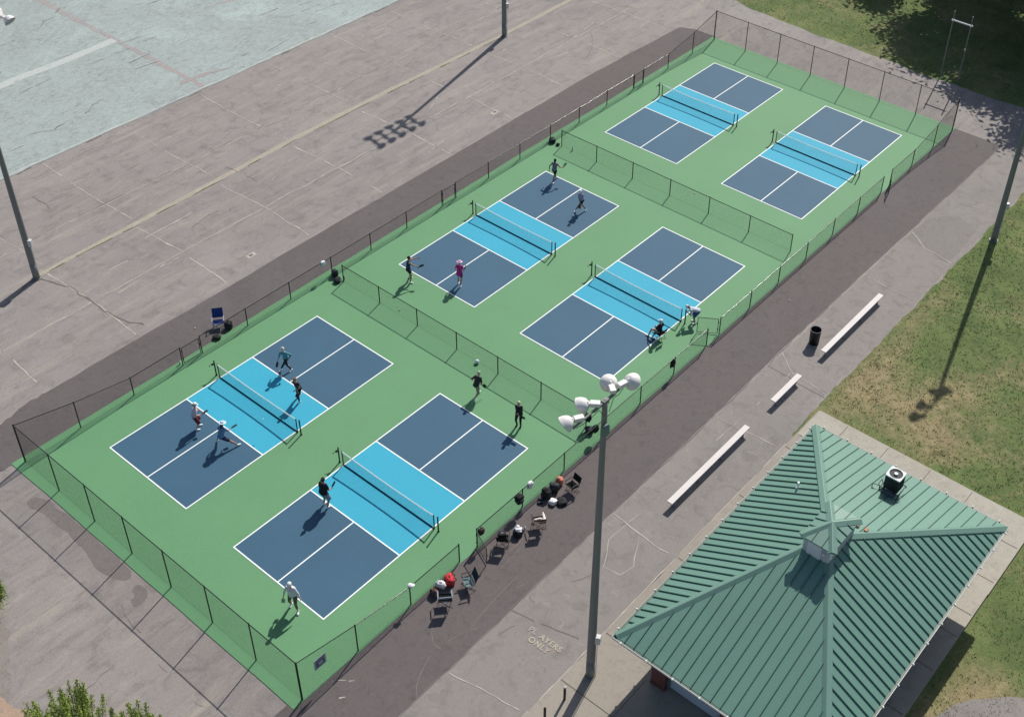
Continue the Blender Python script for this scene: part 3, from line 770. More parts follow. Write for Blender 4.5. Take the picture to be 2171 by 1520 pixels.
# gutters on the two long sides, drip edge and string of small bulbs round the eave
E_OUT = [(BX0, BY1), (BX1, BY1), (BX1, BY0), (BX0, BY0)]
for i in range(4):
    a = Vector(E_OUT[i]); b = Vector(E_OUT[(i + 1) % 4]); d = (b - a).normalized(); n = Vector((d.y, -d.x))
    n = n if n.dot((a + b) / 2 - Vector((AX, AY))) > 0 else -n
    bm = bmesh.new(); rot = Matrix.Rotation(math.atan2(d.y, d.x), 3, 'Z'); m_ = (a + b) / 2 + n * .055
    box(bm, (m_.x, m_.y, ZE - .07), ((b - a).length + .1, .11, .11), 0, rot)
    m2 = (a + b) / 2 + n * .1125
    g = link('gutter', bm, M['gutterdark'], t)
    bm = bmesh.new(); box(bm, (m2.x, m2.y, ZE - .045), ((b - a).length + .2, .014, .05 if i in (0, 1) else .09), 0, rot); link('gutter_lip', bm, M['gutter'] if i in (2, 3) else M['box'], g)
    L = (b - a).length; k = int(L / 1.12)
    for j in range(k):
        p = a + d * (.35 + j * (L - .7) / (k - 1)) + n * .15
        bm = bmesh.new(); bmesh.ops.create_uvsphere(bm, u_segments=8, v_segments=6, radius=.042, matrix=Matrix.Translation((p.x, p.y, ZE + .0)))
        tube(bm, (p.x, p.y, ZE + .02), (p.x - n.x * .07, p.y - n.y * .07, ZE + .03), .018, n=6)
        link('eave_bulb', bm, M['white'], t, True)
# cupola
CZ0, CZ1 = 5.3, 6.72; hx_, hy_ = 1.02, .60
bm = bmesh.new(); box(bm, (AX, AY, (CZ0 + CZ1) / 2), (2 * hx_, 2 * hy_, CZ1 - CZ0))
for s in (-1, 1):
    for k in range(12): box(bm, (AX + s * (hx_ + .006), AY - hy_ + .12 + k * .088, 6.2), (.02, .012, 1.0))
    for k in range(20): box(bm, (AX - hx_ + .12 + k * .094, AY + s * (hy_ + .006), 6.2), (.012, .02, 1.0))
cup = link('cupola', bm, M['louver'], t)
bm = bmesh.new(); box(bm, (AX - hx_ - .018, AY + .08, 6.18), (.02, .62, .78)); link('louvre_panel', bm, M['louverpale'], cup)
bm = bmesh.new()
q = .12; ce = [Vector((AX - hx_ - q, AY + hy_ + q, CZ1)), Vector((AX + hx_ + q, AY + hy_ + q, CZ1)), Vector((AX + hx_ + q, AY - hy_ - q, CZ1)), Vector((AX - hx_ - q, AY - hy_ - q, CZ1))]
ca = Vector((AX, AY, CZ1 + .27)); va = bm.verts.new(ca); vc = [bm.verts.new(c) for c in ce]; vl = [bm.verts.new(c - Vector((0, 0, .06))) for c in ce]
for i in range(4):
    j = (i + 1) % 4; bm.faces.new((va, vc[i], vc[j])); bm.faces.new((vc[i], vl[i], vl[j], vc[j]))
bm.faces.new(vl); bmesh.ops.recalc_face_normals(bm, faces=bm.faces)
for i in range(4): seams(bm, ce[i], ce[(i + 1) % 4], ca, .46, .025, .04, cut=.05)
for c in ce: hipcap(bm, c, ca, .20, .06)
link('cupola_roof', bm, [M['roofcap'], M['seam']], cup)
bm = bmesh.new()
for dz, rr_ in ((-.12, .075), (-.34, .06)):
    bmesh.ops.create_uvsphere(bm, u_segments=10, v_segments=6, radius=rr_, matrix=Matrix.Translation((AX - hx_ - .08, AY - hy_ - .07, CZ1 + dz)))
tube(bm, (AX - hx_ - .06, AY - hy_ - .04, CZ1 - .45), (AX - hx_ - .06, AY - hy_ - .04, CZ1 - .05), .02, n=6)
tube(bm, (AX - hx_ - .08, AY - .36, CZ1 - .42), (AX - hx_ - .14, AY - .36, CZ1 - .3), .05, n=8)
link('spotlight', bm, M['white'], cup, True)
# vent pipe and two rust brown caps on the roof
def roofz(x, y):
    return ZE + min((x - BX0) / (AX - BX0), (BX1 - x) / (BX1 - AX), (y - BY0) / (AY - BY0), (BY1 - y) / (BY1 - AY)) * (ZA - ZE)
bm = bmesh.new(); vx, vy = 15.9, -28.9; z = roofz(vx, vy); tube(bm, (vx, vy, z - .05), (vx, vy, z + .38), .05, n=10); tube(bm, (vx, vy, z - .02), (vx, vy, z + .07), .10, .07, n=10)
link('vent_pipe', bm, M['white'], t)
for vx, vy in ((14.75, -32.28), (14.72, -32.68)):
    bm = bmesh.new(); z = roofz(vx, vy); box(bm, (vx, vy, z + .09), (.20, .14, .12), 0, None, .01); tube(bm, (vx, vy, z - .05), (vx, vy, z + .05), .04, n=6); link('vent_cap', bm, M['copper'], t)
# air conditioner on a frame
AZ0 = 4.52
t = thing('air_conditioner', 'black air conditioning unit with pale round fan top on the green roof', 'air conditioner', (18.68, -32.03, AZ0))
bm = bmesh.new(); box(bm, (0, 0, .43), (.62, .66, .78), 0, None, .04)
for k in range(13):
    for s in (-1, 1):
        box(bm, (s * .315, -.27 + k * .045, .42), (.012, .012, .70)); box(bm, (-.27 + k * .045, s * .335, .42), (.012, .012, .70))
link('casing', bm, M['acdark'], t)
bm = bmesh.new()
n = 24; inner = [bm.verts.new((.295 * math.cos(2 * math.pi * k / n), .295 * math.sin(2 * math.pi * k / n), .865)) for k in range(n)]
outer = []
for k in range(n):
    a = 2 * math.pi * k / n; c_, s_ = math.cos(a), math.sin(a); m_ = max(abs(c_) / .335, abs(s_) / .355); outer.append(bm.verts.new((c_ / m_, s_ / m_, .865)))
low = [bm.verts.new(v.co - Vector((0, 0, .06))) for v in outer]; lin = [bm.verts.new(v.co - Vector((0, 0, .06))) for v in inner]
for k in range(n):
    k2 = (k + 1) % n; bm.faces.new((inner[k], outer[k], outer[k2], inner[k2])); bm.faces.new((outer[k], low[k], low[k2], outer[k2])); bm.faces.new((inner[k], inner[k2], lin[k2], lin[k]))
tp = link('top_plate', bm, M['acpale'], t)
bm = bmesh.new()
for r_ in (.06, .10, .14, .18, .22, .25, .28):
    for k in range(20): tube(bm, (r_ * math.cos(k * .31416), r_ * math.sin(k * .31416), .875), (r_ * math.cos((k + 1) * .31416), r_ * math.sin((k + 1) * .31416), .875), .0035, n=4, caps=False)
tube(bm, (0, 0, .8), (0, 0, .81), .29, n=24)
link('fan_guard', bm, M['acdark'], tp)
bm = bmesh.new(); tube(bm, (0, 0, .82), (0, 0, .885), .085, n=16); link('fan_hub', bm, M['acpale'], tp)
bm = bmesh.new()
for sy in (-1, 1):
    path(bm, [(-.55, sy * .42, -.17), (-.34, sy * .42, .05), (.42, sy * .42, .05), (.50, sy * .42, -.15)], .022)
    path(bm, [(-.42, sy * .42, .02), (-.42, sy * .50, .26), (-.10, sy * .50, .26), (-.10, sy * .42, .02)], .018)
for sx in (-.34, .4): path(bm, [(sx, -.42, .05), (sx, .42, .05)], .022)
path(bm, [(-.50, .46, -.2), (-.56, .72, .0), (-.40, .76, .06), (-.30, .46, .04)], .018)
link('stand', bm, M['acdark'], t)
bm = bmesh.new(); box(bm, (-.40, 0, -.02), (.22, .66, .06), 0, Matrix.Rotation(R(-25), 3, 'Y'), .02); link('drip_pan', bm, M['fabric_pan'], t)

# ------------------------------------------------------------------ benches, can, bollards, pull-up bar
for i, (x0, x1, lab) in enumerate([(28.95, 35.5, 'long white plank bench beside the black waste can'), (23.85, 26.5, 'short white plank bench, middle one of the three in a row'), (14.75, 21.45, 'long white plank bench nearest the green roof')]):
    t = thing('bench', lab, 'bench', ((x0 + x1) / 2, -23.24, .02), 0, 'white plank benches along the path')
    L = x1 - x0
    bm = bmesh.new(); box(bm, (0, 0, .44), (L, .31, .055), 0, None, .012)
    link('seat', bm, M['benchtop'], t)
    k = 2 if L < 4 else 4
    for j in range(k):
        bm = bmesh.new(); x = -L / 2 + .35 + j * (L - .7) / (k - 1)
        tube(bm, (x, 0, 0), (x, 0, .38), .06, n=10); box(bm, (x, 0, .395), (.09, .26, .035)); tube(bm, (x, 0, 0), (x, 0, .02), .12, n=10)
        link('leg', bm, M['benchleg'], t)
t = thing('waste_can', 'round black open waste can on the path by the far bench', 'trash can', (29.75, -22.25, .02))
bm = bmesh.new(); n = 28; prof = [(.0, .03), (.26, .03), (.27, .0), (.30, .88), (.315, .9), (.315, .94), (.285, .94), (.28, .88), (.25, .06), (0, .06)]
rings = [[bm.verts.new((0, 0, z_))] if r_ == 0 else [bm.verts.new((r_ * math.cos(2 * math.pi * k / n), r_ * math.sin(2 * math.pi * k / n), z_)) for k in range(n)] for r_, z_ in prof]
for a, b in zip(rings[:-1], rings[1:]):
    for k in range(n):
        k2 = (k + 1) % n
        if len(a) == 1: bm.faces.new((a[0], b[k2], b[k]))
        elif len(b) == 1: bm.faces.new((a[k], a[k2], b[0]))
        else: bm.faces.new((a[k], a[k2], b[k2], b[k]))
link('body', bm, M['can'], t, True)
bm = bmesh.new()
for k in range(24): tube(bm, (.31 * math.cos(k * math.pi / 12), .31 * math.sin(k * math.pi / 12), .945), (.31 * math.cos((k + 1) * math.pi / 12), .31 * math.sin((k + 1) * math.pi / 12), .945), .017, n=5, caps=False)
link('rim', bm, M['canrim'], t)
for i, (x, y, lab) in enumerate([(3.69, -26.0, 'dark red brown bollard on the concrete beside the floodlight pole'), (2.45, -26.0, 'dark bollard cut by the bottom edge of the picture')]):
    t = thing('bollard', lab, 'bollard', (x, y, .1), 0, 'bollards on the concrete')
    bm = bmesh.new(); tube(bm, (0, 0, 0), (0, 0, .82), .055, n=12); link('post', bm, M['bollard'], t, False)
    bm = bmesh.new(); bmesh.ops.create_uvsphere(bm, u_segments=12, v_segments=6, radius=.06, matrix=Matrix.Translation((0, 0, .82))); link('cap', bm, M['box'] if i == 0 else M['bollard'], t, True)
t = thing('pull_up_frame', 'tall thin steel frame with a white crossbar standing on shaded grass', 'frame', (62.62, -14.43, 0))
for s in (-1, 1):
    bm = bmesh.new(); tube(bm, (0, s * .70, 0), (0, s * .70, 5.3), .045, n=8); link('upright', bm, M['steel'], t)
bm = bmesh.new(); tube(bm, (0, -.85, 4.6), (0, .8, 4.6), .055, n=8); box(bm, (0, -.7, 4.6), (.12, .12, .14)); box(bm, (0, .7, 4.6), (.12, .12, .14)); link('crossbar', bm, M['white'], t)
bm = bmesh.new(); box(bm, (-.06, -.70, 2.7), (.06, .1, .16)); link('cleat', bm, M['box'], t)

# ------------------------------------------------------------------ cloth, bags, chairs
def blob(bm, c, s, seed=0, amp=.12, sub=2, sq=.75, mi=0):
    """soft rounded lump, squarish if sq<1, dented by noise"""
    r = bmesh.ops.create_icosphere(bm, subdivisions=sub + 1, radius=1.0)
    for v in r['verts']:
        p = v.co.copy(); p = Vector([math.copysign(abs(a) ** sq, a) for a in p])
        p *= 1 + amp * noise.noise(v.co * 1.9 + Vector((seed, seed * .3, 0)))
        v.co = Vector((c[0] + p.x * s[0], c[1] + p.y * s[1], c[2] + max(p.z, -.9) * s[2]))
    for v in r['verts']:
        for f_ in v.link_faces: f_.material_index = mi; f_.smooth = True
def cmat(name, col, rough=.8, var=.12): return plain(name, col, rough, var=var, scale=14)
C_ = {'black': cmat('black cloth', (.012, .014, .016)), 'dark': cmat('charcoal cloth', (.035, .042, .048)), 'red': cmat('red cloth', (.55, .035, .045)), 'white': cmat('white cloth', (.78, .78, .80)),
      'brown': cmat('brown cloth', (.17, .095, .08)), 'orange': cmat('orange red cloth', (.62, .20, .13)), 'blue': cmat('royal blue cloth', (.035, .075, .30)), 'grey': cmat('grey blue cloth', (.25, .29, .36)),
      'teal': cmat('pale teal cloth', (.24, .36, .38)), 'deepteal': cmat('dark teal cloth', (.03, .075, .10)), 'beige': cmat('cream cloth', (.74, .70, .64)), 'plum': cmat('dark plum cloth', (.05, .025, .03)),
      'ltblue': cmat('pale blue cloth', (.50, .66, .72)), 'yellow': cmat('pale yellow plastic', (.75, .78, .45), .4)}

def bag(label, loc, rz, size, col, straps=True, accent=None, cat='bag', name='backpack', seed=1, tilt=0):
    t = thing(name, label, cat, loc, R(rz))
    bm = bmesh.new(); blob(bm, (0, 0, size[2] * .9), size, seed, .34, 2, .7); o = link('body', bm, C_[col], t)
    bm = bmesh.new(); blob(bm, (size[0] * .85, 0, size[2] * .6), (size[0] * .35, size[1] * .7, size[2] * .5), seed + 3, .1, 1, .7); link('front_pocket', bm, C_[accent or col], t)
    if straps:
        for s in (-1, 1):
            bm = bmesh.new(); pts = [(-size[0] * (.7 + .6 * math.sin(a)), s * size[1] * .45, size[2] * (.35 + 1.5 * a / 3.14)) for a in (0, .6, 1.2, 1.8, 2.4, 3.14)]
            path(bm, pts, .018, 5); link('strap', bm, C_['black'], t)
    bm = bmesh.new(); path(bm, [(0, -.06, size[2] * 1.72), (0, -.04, size[2] * 2.0), (0, .04, size[2] * 2.0), (0, .06, size[2] * 1.72)], .014, 5); link('grab_handle', bm, C_[accent or 'black'], t)
    return t

def chair(label, loc, rz, backcol, seatcol, frame='black', w_=.52, bh=.86, sh=.42, recline=.18, arms=True, low=False, group='folding chairs beside the courts', backband=None):
    t = thing('folding_chair', label, 'chair', loc, R(rz), group)
    h = w_ / 2; D = .44
    for s in (-1, 1):
        bm = bmesh.new(); tube(bm, (D / 2, s * h, 0), (-D / 2, s * h, sh), .012, n=6); tube(bm, (D / 2, s * h, 0), (D / 2 + .02, s * h, .02), .018, n=6); link('leg', bm, C_[frame], t)
        bm = bmesh.new(); tube(bm, (-D / 2 - .05, s * h, 0), (D / 2, s * h, sh), .012, n=6); link('leg', bm, C_[frame], t)
        bm = bmesh.new(); tube(bm, (-D / 2, s * h, sh - .02), (-D / 2 - recline, s * h, bh + .02), .012, n=6); link('back_rod', bm, C_[frame], t)
        if arms:
            bm = bmesh.new(); box(bm, (.0, s * (h + .015), sh + .21), (.46, .05, .022)); tube(bm, (D / 2, s * h, sh - .02), (D / 2 - .02, s * h, sh + .2), .011, n=6); link('armrest', bm, C_[frame], t)
    bm = bmesh.new()
    tube(bm, (D / 2, -h, .03), (-D / 2, h, .05), .01, n=6); tube(bm, (D / 2, h, .03), (-D / 2, -h, .05), .01, n=6); link('crossbrace', bm, C_[frame], t)
    def cloth(p00, p10, p11, p01, sag, name, col):
        bm = bmesh.new(); n = 6; g = []
        for i in range(n + 1):
            row = []
            for j in range(n + 1):
                u, v = i / n, j / n
                p = (Vector(p00) * (1 - u) + Vector(p10) * u) * (1 - v) + (Vector(p01) * (1 - u) + Vector(p11) * u) * v
                p += Vector(sag) * math.sin(math.pi * u) * math.sin(math.pi * v); row.append(bm.verts.new(p))
            g.append(row)
        for i in range(n):
            for j in range(n): bm.faces.new((g[i][j], g[i + 1][j], g[i + 1][j + 1], g[i][j + 1]))
        r = bmesh.ops.solidify(bm, geom=bm.faces[:], thickness=.014)
        return link(name, bm, C_[col], t, True)
    cloth((D / 2, -h, sh), (D / 2, h, sh), (-D / 2, h, sh - .03), (-D / 2, -h, sh - .03), (0, 0, -.05), 'seat', seatcol)
    cloth((-D / 2 - .03, -h, sh + .1), (-D / 2 - .03, h, sh + .1), (-D / 2 - recline, h, bh), (-D / 2 - recline, -h, bh), (-.04, 0, 0), 'backrest', backcol)
    if backband:
        bm = bmesh.new(); box(bm, (-D / 2 - recline - .005, 0, bh - .06), (.035, w_ * .96, .12), 0, Matrix.Rotation(-.2, 3, 'Y')); link('headband', bm, C_[backband], t)
    return t

def towel(label, loc, rz, w_, hgt_, col, name='towel', cat='towel', seed=0, d=.035):
    """cloth folded over a rail running along local y"""
    t = thing(name, label, cat, loc, R(rz)); bm = bmesh.new(); prof = []
    for k in range(7): prof.append((d + .01 * math.sin(k * 2 + seed), -hgt_ + k * hgt_ / 6))
    prof += [(.02, .045), (-.02, .045)]
    for k in range(7): prof.append((-d - .01 * math.sin(k * 2 + seed), -k * hgt_ * .75 / 6))
    n = 6; g = []
    for x, z_ in prof:
        g.append([bm.verts.new((x + .015 * math.sin(j * 1.9 + seed), (j / n - .5) * w_ * (1 - .25 * max(0, -z_) * (seed % 3)), z_ + .02 * math.sin(j * 2.3 + seed) * (1 if z_ < -.05 else 0))) for j in range(n + 1)])
    for a, b in zip(g[:-1], g[1:]):
        for j in range(n): bm.faces.new((a[j], a[j + 1], b[j + 1], b[j]))
    bmesh.ops.solidify(bm, geom=bm.faces[:], thickness=.012)
    link('cloth', bm, C_[col], t, True)
    return t

def towel2(label, loc, rz, w_, hgt_, col, seed=0):
    t = thing('towel', label, 'towel', loc, R(rz)); bm = bmesh.new()
    blob(bm, (0, 0, -.01), (.075, w_ * .55, .06), seed, .3, 2, .8); blob(bm, (.06, .01, -hgt_ * .5), (.045, w_ * .42, hgt_ * .55), seed + 2, .35, 2, .8); blob(bm, (-.06, -.02, -hgt_ * .35), (.045, w_ * .45, hgt_ * .42), seed + 4, .35, 2, .8)
    link('cloth', bm, C_[col], t); return t

def bottle(label, loc, col='white', h=.26):
    t = thing('water_bottle', label, 'bottle', loc)
    bm = bmesh.new(); tube(bm, (0, 0, 0), (0, 0, h * .72), .042, n=12, smooth=True); tube(bm, (0, 0, h * .72), (0, 0, h * .82), .042, .022, n=12); link('body', bm, C_[col], t)
    bm = bmesh.new(); tube(bm, (0, 0, h * .82), (0, 0, h), .024, n=10); link('cap', bm, C_['grey'], t)
    return t

Z0, ZS = .03, .022
chair('reclined blue folding chair outside the left fence beside the parking surface', (9.25, 3.30, ZS), -128, 'blue', 'blue', 'grey', .58, 1.0, .40, .24, True)
bag('black backpack on the ground beside the blue folding chair', (9.55, 2.85, ZS), 200, (.17, .21, .24), 'black', seed=2)
bag('black shoulder bag lying between the blue chair and the left fence', (8.55, 2.62, ZS), 30, (.15, .22, .11), 'black', True, 'dark', seed=5)
chair('grey folding chair seen from behind, nearest the camera on the right side', (4.0, -19.0, ZS), 48, 'dark', 'black', 'grey', .58, .92, .42, .14, True, backband='grey')
chair('pale teal patterned folding chair beside the red bag', (5.3, -19.15, ZS), 150, 'deepteal', 'teal', 'dark', .58, .9, .42, .2)
bag('round red sports bag on the ground by the near gate', (4.95, -18.35, ZS), 150, (.21, .27, .22), 'red', True, 'black', seed=7)
bag('crumpled white bag between the red bag and the grey folding chair', (4.52, -18.22, ZS), 20, (.14, .26, .17), 'white', False, 'dark', seed=9)
bag('flat brown and black tote leaning on the fence behind the grey chair', (4.03, -18.3, ZS), 0, (.10, .22, .2), 'brown', True, 'black', name='tote_bag', seed=4)
chair('black folding chair piled with dark bags beside the open near gate', (8.1, -18.7, ZS), 30, 'black', 'black', 'dark', .52, .86, .42, .16)
bag('dark bag with white cap piled on the black folding chair seat', (8.12, -18.62, ZS + .40), 60, (.17, .2, .15), 'black', False, 'white', seed=11)
bag('black tub bag stuffed with white towels on the ground between two chairs', (8.95, -18.85, ZS), 10, (.22, .22, .18), 'black', False, 'dark', seed=12)
t = thing('towel_heap', 'white towels heaped in the top of the black tub bag', 'towels', (8.97, -18.85, ZS + .33)); bm = bmesh.new(); blob(bm, (0, 0, .03), (.15, .17, .07), 4, .6, 2, 1); blob(bm, (.08, .08, .07), (.08, .09, .06), 8, .6, 2, 1); link('cloth', bm, C_['white'], t)
bottle('white water bottle standing beside the black tub bag', (9.38, -18.9, ZS))
chair('brown folding chair with a cream towel draped over its arms', (9.95, -19.25, ZS), 52, 'brown', 'brown', 'plum', .58, .9, .44, .18)
t = thing('draped_towel', 'cream towel draped over the back and arm of the brown chair', 'towel', (9.95, -19.25, ZS + .70), R(52)); bm = bmesh.new(); blob(bm, (-.30, .08, .06), (.07, .26, .13), 3, .4, 2, .8); blob(bm, (-.08, -.24, -.03), (.26, .06, .06), 6, .4, 2, .8); link('cloth', bm, C_['beige'], t)
bag('black backpack with white label leaning on the right fence below the white towel', (11.55, -18.35, ZS), 200, (.17, .24, .30), 'black', True, 'black', seed=14)
bag('black backpack between the labelled backpack and the orange bag', (12.1, -18.38, ZS), 220, (.19, .24, .26), 'dark', True, 'black', seed=15)
bag('orange and white ball bag against the right fence', (12.6, -18.3, ZS), 10, (.16, .18, .22), 'orange', False, 'white', seed=16)
chair('black folding chair farthest along the right fence, turned to the path', (12.65, -19.05, ZS), 170, 'black', 'black', 'dark', .5, .86, .42, .14, True)
t = thing('sport_shoes', 'pair of black and white shoes by the foot of the right fence', 'shoes', (11.15, -18.33, ZS), R(30)); 
for s in (-1, 1):
    bm = bmesh.new(); blob(bm, (s * .12, 0, .05), (.06, .15, .05), s + 3, .1, 1, .8); o = link('shoe', bm, C_['black'], t)
    bm = bmesh.new(); blob(bm, (s * .12, .03, .075), (.035, .07, .035), s + 6, .1, 1, .8); link('laces', bm, C_['white'], o)
bag('white cap shaped bag lying on the brown asphalt beside the round black bag', (11.45, -18.85, ZS), 100, (.17, .19, .12), 'white', False, 'white', name='cloth_bag', seed=17)
bag('large round black gear bag lying flat on the brown asphalt', (11.75, -19.15, ZS), 60, (.26, .24, .10), 'black', False, 'black', name='gear_bag', seed=18)
# things hung on the fences
towel2('white towel hanging over the left fence rail near the first dividing fence', (15.95, LY, 1.22), 90, .26, .34, 'white', seed=1)
towel2('white towel folded over the right fence rail above the backpacks', (10.9, RY, 1.22), 90, .28, .42, 'white', seed=2)
t = bag('black backpack hung on the right fence rail left of the white towel', (10.0, RY - .12, .72), -90, (.16, .23, .24), 'black', True, 'dark', seed=19)
t = bag('small dark plum bag hung on the post of the open near gate', (7.42, RY - .10, .80), -90, (.10, .16, .18), 'plum', True, 'plum', seed=20)
t = thing('sun_hat', 'white cap hung on a post of the right fence near the grey chair', 'cap', (3.05, RY, 1.24)); bm = bmesh.new(); blob(bm, (0, 0, .02), (.12, .13, .09), 3, .1, 2, 1); link('crown', bm, C_['white'], t); bm = bmesh.new(); blob(bm, (.10, -.04, -.02), (.10, .09, .02), 4, .05, 1, 1); link('brim', bm, C_['white'], t)
t = thing('jacket', 'black jacket hung on a right fence post beside the middle courts', 'jacket', (22.5, RY, .85)); bm = bmesh.new(); blob(bm, (-.08, .0, .08), (.16, .09, .30), 5, .5, 2, .9); link('body', bm, C_['black'], t); bm = bmesh.new(); blob(bm, (-.22, .02, .0), (.06, .06, .24), 9, .4, 2, 1); link('sleeve', bm, C_['black'], t)
bag('black bag hung at the right end of the first dividing fence', (16.42, -16.95, .55), 0, (.15, .18, .24), 'black', True, 'plum', seed=22)
bag('dark gear bag on the ground at the right end of the first dividing fence', (16.25, -17.2, Z0), 40, (.20, .22, .17), 'dark', True, 'black', seed=23)
bag('black bag hung on the right fence behind the first dividing fence', (16.0, RY + .14, .62), 90, (.13, .18, .22), 'black', True, 'black', seed=28)
bag('dark bag propped on the left fence post behind the first dividing fence', (16.5, 1.95, Z0), 250, (.17, .20, .24), 'dark', True, 'black', seed=24)
bag('black bag lying in the gap at the left end of the first dividing fence', (16.25, 1.45, Z0), 300, (.18, .24, .13), 'black', True, 'deepteal', seed=25)
bottle('grey flask beside the bags at the left end of the first dividing fence', (16.62, 1.30, Z0), 'grey', .30)
bag('charcoal bag at the left end of the far dividing fence', (36.1, 1.95, Z0), 250, (.18, .22, .18), 'dark', True, 'black', seed=26)
bag('small black pouch beside the post of the far dividing fence', (36.05, 1.42, Z0), 10, (.10, .13, .09), 'dark', True, 'black', seed=27)
bottle('white bottle standing behind the far dividing fence', (36.2, .28, Z0), 'white', .34)
bottle('white bottle standing at the near gate post of the left fence', (6.0, 2.42, Z0), 'white', .32)
t = thing('beach_ball', 'pale blue and white ball lying behind the first dividing fence', 'ball', (16.35, -9.42, Z0)); bm = bmesh.new(); bmesh.ops.create_uvsphere(bm, u_segments=16, v_segments=10, radius=.125, matrix=Matrix.Translation((0, 0, .125)))
for i, f_ in enumerate(bm.faces): f_.material_index = int((math.atan2(f_.calc_center_median().y, f_.calc_center_median().x) + math.pi) / (math.pi / 3)) % 2
link('shell', bm, [C_['ltblue'], C_['white']], t, True)
bpos = [(16.75, -3.1, 'pale ball lying at the foot of the first dividing fence', .04), (37.4, -8.9, 'tiny pale ball on the green beside the far courts', .037), (5.62, -5.0, 'white ball hanging in the air over the nearest left-hand net', .042), (32.0, -19.3, 'white speck of a ball on the brown asphalt near the benches', .035), (8.3, 4.2, 'white speck of a ball outside the blue folding chair', .035)]
for i, (x, y, lab, r_) in enumerate(bpos):
    bm = bmesh.new(); bmesh.ops.create_icosphere(bm, subdivisions=2, radius=r_); o = link('pickleball', bm, C_['yellow' if i in (0, 1) else 'white'], None, True); o.location = (x, y, (Z0 + r_) if i != 2 else 1.0); tag(o, lab, 'ball', 'pickleballs')

# ------------------------------------------------------------------ people
def capsule(bm, p0, r0, p1, r1, side=None, k0=1.0, k1=1.0, n=12):
    """closed tapered limb piece; along 'side' the section is k times wider"""
    p0, p1 = Vector(p0), Vector(p1); d = (p1 - p0)
    if d.length < 1e-4: d = Vector((0, 0, 1e-4))
    dn = d.normalized()
    if side is None: x, y = frame(d)
    else:
        x = Vector(side); x = (x - dn * x.dot(dn)).normalized(); y = dn.cross(x)
    rings = []
    def ring(c, r, k): return [bm.verts.new(c + x * (r * k * math.cos(2 * math.pi * i / n)) + y * (r * math.sin(2 * math.pi * i / n))) for i in range(n)]
    rings.append([bm.verts.new(p0 - dn * r0)])
    for a in (60, 30): rings.append(ring(p0 - dn * r0 * math.sin(R(a)), r0 * math.cos(R(a)), k0))
    rings.append(ring(p0, r0, k0)); rings.append(ring(p0.lerp(p1, .5), (r0 + r1) / 2, (k0 + k1) / 2)); rings.append(ring(p1, r1, k1))
    for a in (30, 60): rings.append(ring(p1 + dn * r1 * math.sin(R(a)), r1 * math.cos(R(a)), k1))
    rings.append([bm.verts.new(p1 + dn * r1)])
    for a, b in zip(rings[:-1], rings[1:]):
        for i in range(n):
            j = (i + 1) % n
            if len(a) == 1: bm.faces.new((a[0], b[j], b[i]))
            elif len(b) == 1: bm.faces.new((a[i], a[j], b[0]))
            else: bm.faces.new((a[i], a[j], b[j], b[i]))

def ellips(bm, c, s, rot=None, n=16):
    r = bmesh.ops.create_uvsphere(bm, u_segments=n, v_segments=max(6, n // 2 + 2), radius=1.0)
    for v in r['verts']:
        p = Vector((v.co.x * s[0], v.co.y * s[1], v.co.z * s[2]))
        if rot is not None: p = rot @ p
        v.co = p + Vector(c)

def fuse(name, bm, mat, parent, vox=.016, smooth=3):
    """weld overlapping pieces into one continuous skin"""
    bmesh.ops.recalc_face_normals(bm, faces=bm.faces)
    me = bpy.data.meshes.new(name); bm.to_mesh(me); bm.free()
    o = bpy.data.objects.new(name, me); COL.objects.link(o)
    md = o.modifiers.new('r', 'REMESH'); md.mode = 'VOXEL'; md.voxel_size = vox; md.adaptivity = 0.0
    if smooth: ms = o.modifiers.new('s', 'SMOOTH'); ms.iterations = smooth; ms.factor = .5
    dg = bpy.context.evaluated_depsgraph_get(); m2 = bpy.data.meshes.new_from_object(o.evaluated_get(dg))
    bpy.data.objects.remove(o); bpy.data.meshes.remove(me)
    m2.materials.clear(); m2.materials.append(mat)
    for p in m2.polygons: p.use_smooth = True
    o = bpy.data.objects.new(name, m2); COL.objects.link(o); o.parent = parent
    return o

def ik(a, b, l1, l2, pole):
    a, b, pole = Vector(a), Vector(b), Vector(pole); d = b - a; L = min(d.length, (l1 + l2) * .999); dn = d.normalized(); b2 = a + dn * L
    c = (l1 * l1 - l2 * l2 + L * L) / (2 * L); h = math.sqrt(max(0, l1 * l1 - c * c)); pp = (pole - dn * pole.dot(dn)).normalized()
    return a + dn * c + pp * h, b2

SK = {'light': plain('light skin', (.58, .34, .25), .55, var=.06), 'tan': plain('tanned skin', (.40, .22, .15), .55, var=.06)}
def cl(c): 
    k = 'worn ' + str(c)
    return bpy.data.materials.get(k) or plain(k, c, .85, var=.12, scale=12)
EYE = plain('dark eye', (.02, .015, .01), .3); LIP = plain('lip', (.38, .14, .12), .5)

